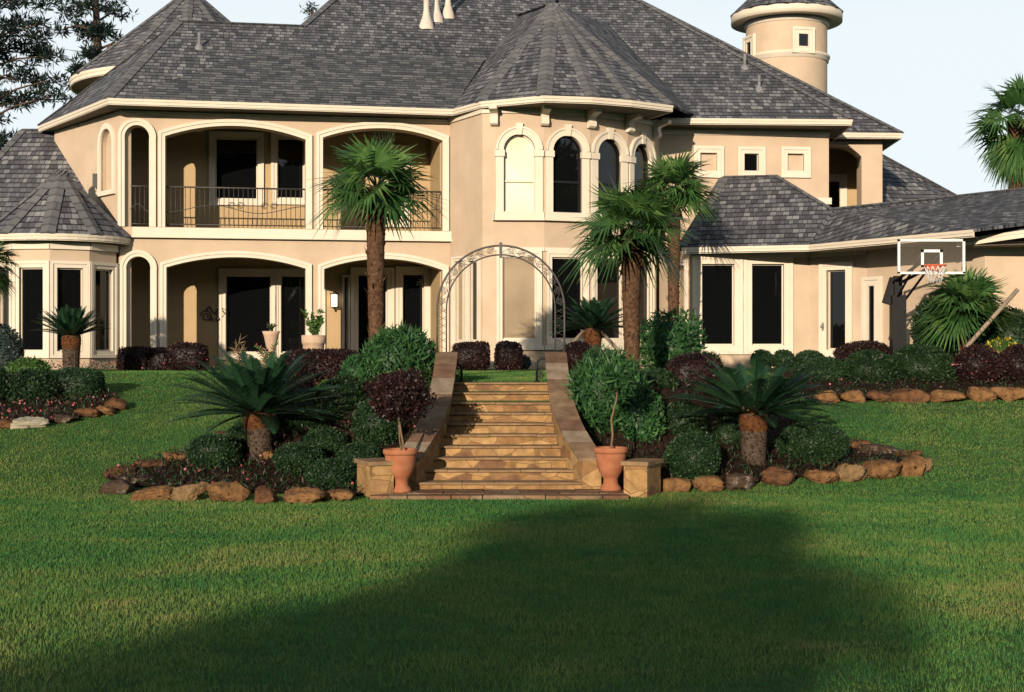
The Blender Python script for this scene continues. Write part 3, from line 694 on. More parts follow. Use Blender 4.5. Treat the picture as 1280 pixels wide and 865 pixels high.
# ---- round tower over the right roof
TY = 47.5; tc_ = U(983, 0, TY); tr_ = 50/F*TY
ze = U(0, 14, TY-1.6).z
mb = MB(); mb.lathe([(tr_, 6.0), (tr_, ze)], (tc_.x, tc_.y, 0), 48); tw = hp(mb.build('tower_wall', stucco))
zb_ = U(0, 66, TY-tr_).z
mb = MB(); mb.lathe([(tr_, zb_-0.12), (tr_+0.05, zb_-0.1), (tr_+0.05, zb_), (tr_+0.09, zb_+0.02), (tr_+0.09, zb_+0.09), (tr_, zb_+0.1)], (tc_.x, tc_.y, 0), 48); mb.lathe([(tr_, ze-0.22), (tr_+0.06, ze-0.2), (tr_+0.06, ze-0.04), (tr_, ze)], (tc_.x, tc_.y, 0), 48); hp(mb.build('string_course', trim))
er = 68.5/F*TY
mb = MB(); mb.lathe([(tr_, ze-0.02), (er-0.02, ze-0.05), (er, ze-0.05), (er, ze+0.22), (er-0.05, ze+0.24)], (tc_.x, tc_.y, 0), 48); hp(mb.build('fascia', fascia_m))
for (wx, x0, x1, y0, y1) in [(1003, 996, 1011.5, 41, 59), (938, 932, 942, 44, 64)]:
    ang = math.asin(max(-1, min(1, (wx-983)/50.5))); vdir = math.atan2(tc_.x, tc_.y)
    a_ = ang - vdir
    p0 = (tc_.x+tr_*math.sin(a_)-0.6*math.cos(a_), tc_.y-tr_*math.cos(a_)-0.6*math.sin(a_)); p1 = (tc_.x+tr_*math.sin(a_)+0.6*math.cos(a_), tc_.y-tr_*math.cos(a_)+0.6*math.sin(a_))
    pl = Pl(p0, p1); zz0 = U(0, y1, TY-tr_).z; zz1 = U(0, y0, TY-tr_).z
    window(pl, 0.6-0.2, 0.6+0.2, zz0, zz1, fw=0.19, proud=0.05, recess=-0.025)

# ------------------------------------------------------------------ roofs
def roof(pts, name='roof', mat=None, thick=0.07):
    pts = [Vector(p) for p in pts]
    me = bpy.data.meshes.new(name)
    nrm = Vector((0, 0, 0))
    for i in range(len(pts)): 
        a_, b_ = pts[i], pts[(i+1) % len(pts)]
        nrm += Vector(((a_.y-b_.y)*(a_.z+b_.z), (a_.z-b_.z)*(a_.x+b_.x), (a_.x-b_.x)*(a_.y+b_.y)))
    nrm.normalize()
    if nrm.z < 0: nrm = -nrm; pts = pts[::-1]
    u = Vector((0, 0, 1)).cross(nrm); u = u.normalized() if u.length > 1e-4 else Vector((1, 0, 0)); v = nrm.cross(u)
    n_ = len(pts); V_ = pts+[p-nrm*thick for p in pts]
    F_ = [tuple(range(n_)), tuple(range(2*n_-1, n_-1, -1))]+[(i+n_, (i+1) % n_+n_, (i+1) % n_, i) for i in range(n_)]
    me.from_pydata([tuple(p) for p in V_], [], F_); uvl = me.uv_layers.new(name='UVMap')
    for l in me.loops:
        p = V_[l.vertex_index]; uvl.data[l.index].uv = (p.dot(u)+17.3, p.dot(v)+3.1)
    me.materials.append(mat or shingle); me.update()
    return hp(link(name, me))
def cap(p0, p1, wid=0.30, lift=0.03, n2=None):
    """ridge or hip capping: folded strip of cap shingles"""
    p0, p1 = Vector(p0), Vector(p1); d = (p1-p0).normalized(); side = d.cross(Vector((0, 0, 1))).normalized(); up = side.cross(d).normalized()
    if up.z < 0: up = -up
    V_ = []
    for p in (p0, p1): V_ += [p+side*wid*0.5-up*wid*0.10+up*lift, p+up*(lift+0.02), p-side*wid*0.5-up*wid*0.10+up*lift, p-up*0.06]
    F_ = [(0, 1, 5, 4), (1, 2, 6, 5), (2, 3, 7, 6), (3, 0, 4, 7), (0, 3, 2, 1), (4, 5, 6, 7)]
    me = bpy.data.meshes.new('ridge_cap'); me.from_pydata([tuple(v) for v in V_], [], F_); uvl = me.uv_layers.new(name='UVMap')
    for l in me.loops:
        p = V_[l.vertex_index]; uvl.data[l.index].uv = ((p-p0).dot(side)+5.5, (p-p0).dot(d))
    me.materials.append(cap_m); me.update(); return hp(link('ridge_cap', me))
class RP:
    def __init__(s, p, n_): s.p = Vector(p); s.n = Vector(n_).normalized()
    @staticmethod
    def eave(p0, p1, pitch):
        d = (Vector(p1)-Vector(p0)); d.z = 0; d.normalize(); back = Vector((-d.y, d.x, 0))
        n_ = Vector((0, 0, 1))-back*pitch; return RP(p0, n_)
    def at(s, px, py):
        e = Vector((0, 0, EYE)); r_ = Vector(((px-CX)/F, 1, -(py-CY)/F)); t_ = (s.p-e).dot(s.n)/r_.dot(s.n); return e+r_*t_
def EV(px, py, z=8.32): return U(px, py, (z-EYE)*F/(CY-py))
def fascia(pts, h=0.165, t=0.05, close_to=None, name='fascia'):
    """eave board along a polyline of top-edge points; soffit back to the wall points close_to"""
    mb = MB()
    for a_, b_ in zip(pts[:-1], pts[1:]):
        a_, b_ = Vector(a_), Vector(b_); d = (b_-a_); d2 = Vector((d.x, d.y, 0)).normalized(); nn = Vector((d2.y, -d2.x, 0))
        mb.prism([a_, b_, b_-Vector((0, 0, h)), a_-Vector((0, 0, h))], nn*-t)
        mb.prism([a_+nn*0.025+Vector((0, 0, 0.0)), b_+nn*0.025, b_+nn*0.018-Vector((0, 0, h*0.4)), a_+nn*0.018-Vector((0, 0, h*0.4))], nn*-0.016)
    hp(mb.build(name, fascia_m))
    if close_to:
        mb = MB()
        for i in range(len(pts)-1):
            a_, b_, c_, d_ = Vector(pts[i]), Vector(pts[i+1]), Vector(close_to[i+1]), Vector(close_to[i])
            z_ = a_.z-h+0.012
            mb.prism([(q_.x, q_.y, z_) for q_ in (a_, b_, c_, d_)], (0, 0, 0.02))
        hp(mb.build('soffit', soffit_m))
ZE = 8.32
eS = EV(48, 158); eC = EV(135, 122.5); eA = EV(566, 136.5)
v0, v1, v2, v3, v4 = EV(601, 127), EV(680, 119.5), EV(740, 121.5), EV(789, 125.5), EV(841, 132)
eB0, eB1 = EV(828, 147.5), EV(1065, 149.5)
wS = S_.P(0, 0, -0.02); wC = cA0; wA = A.P(sA1, 0, -0.02)
fascia([eS, eC, eA, v0, v1, v2, v3, v4], close_to=[wS, wC, wA, Vector((bowL.x, bowL.y+.05, 0)), Vector((*bv(11, BR-.1), 0)), Vector((*bv(27, BR-.1), 0)), Vector((*bv(43, BR-.1), 0)), Vector((*bv(59, BR-.1), 0))])
fascia([v4, v4+Vector((-0.9, 2.3, 0))], close_to=[Vector((*bv(59, BR-.1), 0)), Vector((*bv(59, BR-.1), 0))])
fascia([eB0, eB1, eB1+Vector((0.2, 3.5, 0))], close_to=[B.P(0, 0, -.05), B.P(sB1, 0, -.05), Bside.P(3, 0, -.05)])
eC0, eC1 = EV(1034, 165.5), EV(1127, 166.5)
fascia([eC0, eC1, eC1+Vector((0.3, 5.5, 0))], close_to=[CW.P(0, 0, -.1), CW.P(CW.L, 0, -.1), CWs.P(5, 0, -.1)])
P1 = RP.eave(eC, eA, 0.66)
rL0, rL1 = P1.at(223, 27), P1.at(378, 33); top0, top1 = P1.at(432, -14), P1.at(694, -14)
up_ = Vector((0, 0, 0.015))
roof([eC+up_, eA+up_, P1.at(640, 138), P1.at(694, 60), top1, top0, rL1, rL0])
roof([eS+up_, eC+up_, rL0])
backL = Vector((-8, 46, 8.3))
roof([eS+up_, rL0, rL1, Vector((rL1.x, 46.5, 8.5)), Vector((-14.5, 46.5, 8.5))])
cap(eC+up_, rL0); cap(rL0, rL1, 0.25); cap(rL1, top0, 0.25); cap(eS+up_, rL0, 0.2)
roof([top0, top1, top1+Vector((0, 9, -7)), rL1+Vector((-0.5, 12, -4)), rL1])
# (skirt below) shallower skirt of the porch roof laid over the main slope
sk = [eC+Vector((0.35, 0.02, 0.03)), eA+Vector((0.0, 0.02, 0.03)), P1.at(606, 78)+Vector((0, 0, 0.09)), P1.at(345, 66)+Vector((0, 0, 0.10)), P1.at(322, 67)+Vector((0, 0, 0.10))]
roof(sk, mat=shingle_fine)
P2 = RP.eave(eB0, eB1, 0.66)
P3 = RP.eave(eC0, eC1, 0.62)
t2 = P2.at(772, -14); roof([P2.at(700, 140), eB0+up_, eB1+up_, t2, P2.at(640, -14), P2.at(640, 60)])
cap(eB1+up_, t2, 0.25)
roof([eB1+up_, t2, t2+Vector((3, 7, -6)), eB1+Vector((0.2, 3.5, 0))])
t3 = P3.at(775, -12); roof([eC0+up_, eC1+up_, t3, P3.at(760, -12), P3.at(1010, 140)]); cap(eC1+up_, t3, 0.25)
roof([eC1+up_, t3, t3+Vector((2, 4, -3)), eC1+Vector((0.3, 5.5, 0))])
roof([P2.at(640, -14), t2, t2+Vector((0, 9, -7)), P2.at(640, -14)+Vector((0, 9, -7))])
# bow roof
AP = U(691, 5, 40.6); RE = P1.at(650, 19)
for a_, b_ in ((v0, v1), (v1, v2), (v2, v3), (v3, v4)): roof([a_+up_, b_+up_, AP])
roof([eA+up_, v0+up_, AP, RE])
d_ = P2.at(868, 143); roof([v4+up_, d_, P2.at(760, 30), AP])
roof([AP, P2.at(760, 30), P2.at(690, 20), RE])
for v_ in (v0, v1, v2, v3, v4): cap(v_+up_, AP, 0.40)
cap(AP, RE, 0.25)
# left wing and turret roofs
l0, l1 = U(28, 163, 40.5), U(100, 163, 40.5); b0, b1 = U(-90, 294, 36.8), U(160, 294, 36.8)
roof([b0, b1, l1, l0]); cap(l0, l1, 0.2); cap(b0, l0, 0.25); roof([l0, l1, l1+Vector((0, 4, -3)), l0+Vector((-3.5, 4, -3))]); roof([b0, l0, l0+Vector((-3.5, 4, -3)), b0+Vector((0, 6, 0))])
fascia([b0+Vector((0, 6, 0)), b0, b0+(b1-b0)*0.45], close_to=[LWs.P(0, 0, -.1), LW.P(0, 0, -.1), LW.P(2.2, 0, -.1)])
TE = 4.86; TAP = U(76, 213, 36.65)
TRE = 1.90; ring = [Vector((*tv(a_, TRE), TE)) for a_ in range(-152, 208, 36)]
for i in range(10): roof([ring[i], ring[(i+1) % 10], TAP])
for i in range(10): cap(ring[i], TAP, 0.36)
fine = [Vector((*tv(a_, TRE*0.985), TE)) for a_ in np.linspace(-150, 140, 40)]
fascia(fine, 0.17, close_to=[Vector((*tv(a_, TR-0.15), 0)) for a_ in np.linspace(-150, 140, 40)])
# conical roof of the rear turret, upper left
RT = U(238, -14, 47); RTz = U(0, 105, 47-0.5).z; RR = 146/F*47
rg = [Vector((RT.x+RR*math.cos(R(a_)), RT.y+RR*math.sin(R(a_)), RTz)) for a_ in range(9, 369, 30)]
for i in range(12): roof([rg[i], rg[(i+1) % 12], RT]); cap(rg[i], RT, 0.3)
rf = [Vector((RT.x+RR*0.985*math.cos(R(a_)), RT.y+RR*0.985*math.sin(R(a_)), RTz)) for a_ in range(120, 330, 6)]
fascia(rf, 0.24, close_to=[Vector((RT.x+(RR-0.9)*math.cos(R(a_)), RT.y+(RR-0.9)*math.sin(R(a_)), 0)) for a_ in range(120, 330, 6)])
mb = MB(); mb.lathe([(RR-0.8, 7.5), (RR-0.8, RTz)], (RT.x, RT.y, 0), 36); hp(mb.build('tower_wall', stucco))
# tower cone
ta = Vector((tc_.x, tc_.y, ze+2.0)); rg = [Vector((tc_.x+(er+.04)*math.cos(R(a_)), tc_.y+(er+.04)*math.sin(R(a_)), ze+0.23)) for a_ in range(0, 360, 20)]
for i in range(18): roof([rg[i], rg[(i+1) % 18], ta])
# right wing roof, covered walk roof and garage roof
ZWE = 4.66
w0, w1 = EV(852, 309.5, ZWE), EV(1011, 306, ZWE); PW = RP.eave(w0, w1, 0.74)
wr0, wr1, wv = PW.at(905, 222), PW.at(971, 220.5), PW.at(1040, 262)
roof([w0+up_, w1+up_, wv, wr1, wr0]); cap(wr0, wr1, 0.2); cap(wr1, wv, 0.2); cap(w0+up_, wr0, 0.3)
roof([w0+up_, wr0, Vector((w0.x+0.1, 39.6, ZWE))])
g1 = EV(1216, 287, ZWE); rg0, rg1, rg2 = U(1040, 262, wv.y), U(1197, 245.5, 38.6), U(1330, 231, 36.3)
roof([w1+up_, g1+up_, rg1, rg0]); roof([g1+up_, EV(1330, 272, ZWE+0.3), rg2, rg1])
cap(rg0, rg1, 0.2); cap(rg1, rg2, 0.2)
roof([rg0, rg1, rg1+Vector((2.5, 4, -1.6)), rg0+Vector((2, 4, -1.5))]); roof([rg1, rg2, rg2+Vector((2.5, 4, -1.6)), rg1+Vector((2.5, 4, -1.6))])
W2e = W2.P(W2.L, 0, -.1)
fascia([w0, w1, g1], close_to=[W1.P(0, 0, -.1), W2.P(W2.L, 0, -.1), GW.P(GW.L, 0, -.1)])
g2, g3 = U(1196, 299.5, 32.2), U(1340, 279, 31.2); fascia([g2, g3], close_to=[GW2.P(0, 0, -.1), GW2.P(GW2.L, 0, -.1)])
roof([g2+up_, g3+up_, U(1340, 255, 32.8), U(1225, 284, 33.2)])
# rear roof on the far right
roof([U(1095, 190, 47), U(1205, 250, 47), U(1205, 262, 45.6), U(1095, 262, 43.6)]); cap(U(1095, 190, 47), U(1205, 250, 47), 0.25)
# flue and vent pipes
for (px, y0, h, r_) in [(533, 33, 1.3, 0.085), (545, 25, 1.3, 0.085), (560, 20, 1.2, 0.075)]:
    p = P1.at(px, y0); mb = MB(); mb.lathe([(r_*2.9, -0.12), (r_*2.5, 0.05), (r_*1.4, 0.3), (r_, 0.5), (r_, h), (r_*1.35, h), (r_*1.35, h+.1), (0, h+.14)], p, 14); hp(mb.build('flue_pipe', pipe_m))
for rp_, px, y0 in [(P1, 249, 60), (P2, 931, 85), (P2, 949, 112)]:
    p = rp_.at(px, y0); mb = MB(); mb.lathe([(0.14, -0.08), (0.12, 0.04), (0.045, 0.1), (0.045, 0.42), (0, 0.42)], p, 10); hp(mb.build('vent_pipe', metal_grey))
# ------------------------------------------------------------------ stone steps with flanking walls
NS, TR0, TD, RH = 10, 20.35, 0.335, 0.15
def stair_hw(k): return 0.80+0.30*(1-k/(NS-1))**1.8
ST = Vector((XS, 20.3, 0.0))
steps = empty('stone_steps', ST, 'golden flagstone steps climbing between curved stone walls to the upper lawn', 'steps')
SINV = Matrix.Translation(-ST)
def sp(o): o.parent = steps; o.matrix_parent_inverse = SINV; return o
for k in range(NS):
    y = TR0+TD*k; hw = stair_hw(k)+0.12; mb = MB()
    mb.box((XS, y+0.35, RH*(k+1)-0.02-RH*0.5-0.2), (2*hw, 0.7, RH+0.36)); r_ = sp(mb.build('riser', flag))
    mb = MB(); rs = random.Random(k)
    x = XS-hw
    while x < XS+hw-0.01:                                 # treads laid from irregular slabs
        w_ = min(rs.uniform(0.35, 0.75), XS+hw-x)
        if XS+hw-(x+w_) < 0.2: w_ = XS+hw-x
        mb.box((x+w_/2, y+0.15+rs.uniform(-.012, .012), RH*(k+1)-0.014+rs.uniform(-.004, .004)), (w_-0.006, 0.40, 0.03)); x += w_
    sp(mb.build('tread', tread_m))
mb = MB(); rs = random.Random(4)
y = 19.42
while y < 20.3:
    x = -1.95; d = 0.31
    while x < 1.58:
        w_ = min(rs.uniform(0.4, 0.9), 1.6-x); mb.box((x+w_/2, y+d/2, 0.02+rs.uniform(-.006, .006)), (w_-0.015, d-0.012, 0.07)); x += w_
    y += d
sp(mb.build('landing', capstone))
def flank(sgn):
    ctl = [(24.15, 0.91, 2.0), (23.75, 0.91, 1.99), (23.3, 0.91, 1.82), (22.8, 0.92, 1.58), (22.3, 0.94, 1.36), (21.85, 0.975, 1.18), (21.4, 1.03, 1.00), (21.05, 1.10, 0.84), (20.75, 1.18, 0.70), (20.5, 1.26, 0.58), (20.32, 1.32, 0.50)]
    wdt = 0.27; mb = MB(); n_ = len(ctl); V_ = []
    for y, x, z in ctl:
        X0, X1 = XS+sgn*(x-wdt/2), XS+sgn*(x+wdt/2)
        V_ += [(X0, y, z-0.045), (X1, y, z-0.045), (X1, y, -0.1), (X0, y, -0.1)]
    F_ = []
    for i in range(n_-1):
        o = 4*i
        for a_ in range(4): F_.append((o+a_, o+(a_+1) % 4, o+4+(a_+1) % 4, o+4+a_))
    F_ += [(0, 1, 2, 3), (4*n_-1, 4*n_-2, 4*n_-3, 4*n_-4)]
    mb.add(V_, F_); sp(mb.build('flank_wall', flag))
    mb = MB(); rs = random.Random(9 if sgn < 0 else 12); cw = 0.36
    for i in range(n_-1):
        (ya, xa, za), (yb, xb, zb) = ctl[i], ctl[i+1]; V_ = []
        g = 0.006; j = rs.uniform(-.008, .008)
        for (y, x, z) in ((ya-g, xa, za), (yb+g, xb, zb)):
            for dz in (0.0, -0.05):
                V_ += [(XS+sgn*(x-cw/2), y, z+dz+j), (XS+sgn*(x+cw/2), y, z+dz+j)]
        mb.add(V_, [(0, 1, 3, 2), (4, 6, 7, 5), (0, 4, 5, 1), (2, 3, 7, 6), (0, 2, 6, 4), (1, 5, 7, 3)], (3, 1, 2, 0, 1, 3, 1, 2, 0, 1)[(i+(1 if sgn > 0 else 0)) % 10])
    sp(mb.build('wall_cap', CAPS))
flank(-1); flank(1)
for sgn, px, yy in ((-1, 469, 19.98), (1, 803, 19.95)):
    c = U(px, 0, yy); rot = Matrix.Rotation(R(-sgn*24), 3, 'Z')
    mb = MB(); mb.box((c.x, c.y, 0.20), (0.34, 0.60, 0.50), rot); o = sp(mb.build('pedestal', flag))
    mb = MB(); mb.box((c.x, c.y, 0.474), (0.40, 0.68, 0.055), rot); q = mb.build('cap', tread_m, o)
    e_ = MB(); 

# iron handrails at the head of the steps
def handrail(px, ytop, ybot, label):
    b_ = U(px, ybot, 23.75); b_.z = 1.5; h = U(px, ytop, 23.75).z-1.5
    mb = MB(); sg = 1 if px > 640 else -1
    pts = [Vector((0, 0, -0.1)), Vector((0, 0, h*0.75))]+[Vector((sg*0.09*(1-math.cos(a_)), 0, h*0.75+h*0.25*math.sin(a_))) for a_ in np.linspace(0.2, math.pi*0.9, 8)]
    mb.tube(pts, 0.022, 8)
    mb.tube([Vector((sg*(0.07+0.055*(1-i/26)*math.cos(i*0.5)), 0.0, h*0.5+0.07*(1-i/26)*math.sin(i*0.5))) for i in range(22)], 0.009, 5)
    mb.tube([Vector((sg*(0.07+0.05*(1-i/26)*math.cos(i*0.5)), 0.0, h*0.22+0.06*(1-i/26)*math.sin(i*0.5))) for i in range(22)], 0.009, 5)
    mb.lathe([(0.0, 0.03), (0.04, 0.02), (0.05, 0.0)], (0, 0, 0), 10)
    o = mb.build('handrail', blackp); o.location = b_; tag(o, label, 'handrail', 'iron handrails at the head of the steps')
handrail(577, 455, 477, 'short black iron handrail post at the top left of the steps')
handrail(671, 448, 477, 'short hooked black iron handrail at the top right of the steps')

# garden arch of two iron hoops with scrolls
AY = 23.95; ax0, ax1 = U(546.5, 0, AY).x, U(705.5, 0, AY).x; acx = (ax0+ax1)/2; ro = (ax1-ax0)/2; ri = ro-0.155
az0 = 1.98; azs = U(0, 307, AY).z-ro
ar = empty('garden_arch', (acx, AY, az0), 'tall round-topped wrought iron arch over the head of the steps', 'arch')
def hoop(r_, rad):
    pts = [(-r_, 0, 0), (-r_, 0, (azs-az0)*0.5)]+[(r_*math.cos(a_), 0, azs-az0+r_*math.sin(a_)) for a_ in np.linspace(math.pi, 0, 41)]+[(r_, 0, (azs-az0)*0.5), (r_, 0, 0)]
    mb = MB(); mb.tube(pts, rad, 8); return mb
hoop(ro, 0.017).build('outer_hoop', iron, ar); hoop(ri, 0.014).build('inner_hoop', iron, ar)
rm = (ro+ri)/2; i = 0
for side_ in (0, 1):
  mb = MB()
  for a_ in np.linspace(R(172), R(100), 8)-side_*R(92):
    c = Vector((rm*math.cos(a_), 0, azs-az0+rm*math.sin(a_)))
    sg = 1 if i % 2 else -1; i += 1
    tdir = Vector((math.sin(a_), 0, -math.cos(a_))); ndir = Vector((math.cos(a_), 0, math.sin(a_)))
    mb.tube([c+(tdir*sg*math.cos(q_*0.5)+ndir*math.sin(q_*0.5))*0.062*(1-q_/32) for q_ in range(26)], 0.005, 5)
    mb.tube([c-tdir*0.17+ndir*0.07*sg, c-tdir*0.05-ndir*0.03*sg, c+tdir*0.08+ndir*0.065*sg], 0.0045, 5)
  mb.build('scrollwork', iron, ar)
for sg in (-1, 1):
    mb = MB()
    for k in range(6):
        z = 0.06+k*(azs-az0)/6
        mb.tube([(sg*ri, 0, z), (sg*ro, 0, z+0.09)], 0.004, 5); mb.tube([(sg*ro, 0, z+0.1), (sg*ri, 0, z+0.19)], 0.004, 5)
    mb.build('leg_lattice', iron, ar)
mb = MB(); mb.box((0, 0, azs-az0+rm), (0.05, 0.05, 0.26)); mb.build('centre_clasp', iron, ar)

# ------------------------------------------------------------------ foliage builders
def rng(seed): return np.random.RandomState(seed)
def unit(v): return v/np.maximum(np.linalg.norm(v, axis=-1, keepdims=True), 1e-9)
def leaves(P, Dd, L, Wd, rs, flat=None):
    """diamond leaves: P base points, Dd unit axes, L lengths, Wd widths"""
    n_ = len(P); rv = unit(rs.normal(size=(n_, 3))) if flat is None else flat
    S = unit(np.cross(Dd, rv)); L = np.broadcast_to(np.asarray(L, float).reshape(-1, 1), (n_, 1)); Wd = np.broadcast_to(np.asarray(Wd, float).reshape(-1, 1), (n_, 1))
    M = P+Dd*L*0.45
    V_ = np.stack([P, M+S*Wd/2, P+Dd*L, M-S*Wd/2], 1).reshape(-1, 3)
    return V_, np.arange(4*n_).reshape(n_, 4)
def ico(sub):
    bm = bmesh.new(); bmesh.ops.create_icosphere(bm, subdivisions=sub, radius=1); bm.verts.ensure_lookup_table()
    v = np.array([q.co[:] for q in bm.verts]); f = np.array([[q.index for q in p.verts] for p in bm.faces]); bm.free(); return v, f
ICO3 = ico(3); ICO4 = ico(4)
def lumps(Dn, rs, k=9, amp=0.16):
    ax = unit(rs.normal(size=(k, 3))); a_ = np.zeros(len(Dn))
    for i in range(k): a_ = a_+np.exp((Dn@ax[i]-1)*rs.uniform(5, 14))*rs.uniform(-0.7, 1.0)
    return 1+amp*a_
def blob(Dn, boxy):
    if boxy <= 0: return np.ones(len(Dn))
    p = 2+boxy*4; return (np.abs(Dn)**p).sum(1)**(-1/p)
def foliage(rad, n, L, W, mat, seed, boxy=0.0, amp=0.14, up=0.25, fuzz=0.1, core=0.86, name='foliage', parent=None, centre=(0, 0, 0), zmin=-0.97, flowers=None):
    rs = rng(seed); rad = np.array(rad, float)
    seedl = rs.randint(1 << 30)
    D = unit(rs.normal(size=(int(n*1.15), 3))); D = D[D[:, 2] > zmin]
    f = lumps(D, rng(seedl), 9, amp)*blob(D, boxy)
    dep = 1-np.abs(rs.normal(size=len(D)))*fuzz+0.02*rs.normal(size=len(D))
    P = D*rad*(f*dep)[:, None]
    dirv = unit(D*0.55+rs.normal(size=D.shape)*0.85+np.array([0, 0, up]))
    V1, F1 = leaves(P-dirv*L*0.4, dirv, L*rs.uniform(0.6, 1.25, len(D)), W*rs.uniform(0.7, 1.2, len(D)), rs)
    clump = 0.5+0.5*np.sin(D@rs.normal(size=3)*6+rs.rand()*6)*np.sin(D@rs.normal(size=3)*7)
    r1 = np.clip(0.55*rs.rand(len(D))+0.35*clump, 0, 1)
    cv, cf = ICO3; cD = unit(cv); cvv = cD*rad*(lumps(cD, rng(seedl), 9, amp)*blob(cD, boxy)*core)[:, None]
    # quads only: core triangles become degenerate-free quads by splitting via centroid-free trick
    V_ = np.concatenate([V1, cvv]); 
    F2 = np.concatenate([cf, cf[:, 2:3]], 1)+len(V1)
    me_v = V_+np.array(centre)
    # build as n-gons list through from_pydata-free path (tris stored separately)
    me = bpy.data.meshes.new(name)
    nq, nt_ = len(F1), len(cf)
    loops = np.concatenate([F1.ravel(), (cf+len(V1)).ravel()])
    me.vertices.add(len(me_v)); me.vertices.foreach_set('co', me_v.astype(np.float32).ravel())
    me.loops.add(len(loops)); me.loops.foreach_set('vertex_index', loops.astype(np.int32))
    me.polygons.add(nq+nt_); me.polygons.foreach_set('loop_start', np.concatenate([np.arange(nq)*4, nq*4+np.arange(nt_)*3]).astype(np.int32))
    me.materials.append(mat)
    fr = np.zeros(nq+nt_, np.int32)
    rr = np.concatenate([r1, np.full(nt_, 0.2)])
    if flowers:
        me.materials.append(flowers[0]); k = rs.rand(nq) < flowers[1]; fr[:nq][k] = 1
    me.polygons.foreach_set('material_index', fr); me.update(calc_edges=True)
    at = me.attributes.new('rnd', 'FLOAT', 'FACE'); at.data.foreach_set('value', rr.astype(np.float32))
    return link(name, me, parent)

def bbox_place(x0, y0, x1, y1, Y=None):
    """a bush seen in the photograph between these pixels: its centre, its half sizes, its foot"""
    cx = (x0+x1)/2
    if Y is None: Y = GP(cx, y1).y+0.25
    c = U(cx, (y0+y1)/2, Y); rx = (x1-x0)/2/F*Y; top = U(cx, y0, Y).z; g = gz(c.x, Y)
    bot = min(g+0.02, U(cx, y1, Y).z)
    bot = max(bot, g-0.25)
    return c.x, Y, g, bot, top, rx
SEED = [100]
def bush(bb, mat, label, cat='bush', group=None, Y=None, L=0.06, W=0.032, dens=1.0, boxy=0.0, amp=0.12, name='shrub', fuzz=0.09, up=0.25, flowers=None, ry=None, core=.86):
    x, y, g, bot, top, rx = bbox_place(*bb, Y=Y); rz = (top-bot)/2; SEED[0] += 1
    area = 4*math.pi*((rx*rx*2*rx*rz)**0.5 if rz > 0 else rx*rx)
    n = int(min(16000, dens*2.1*area/(L*W)))
    o = foliage((rx, ry or rx*0.95, rz), n, L, W, LEAF[mat], SEED[0], boxy, amp, up, fuzz, core=core, name=name, centre=(0, 0, bot+rz-g), flowers=flowers)
    o.location = (x, y, g); tag(o, label, cat, group); return o

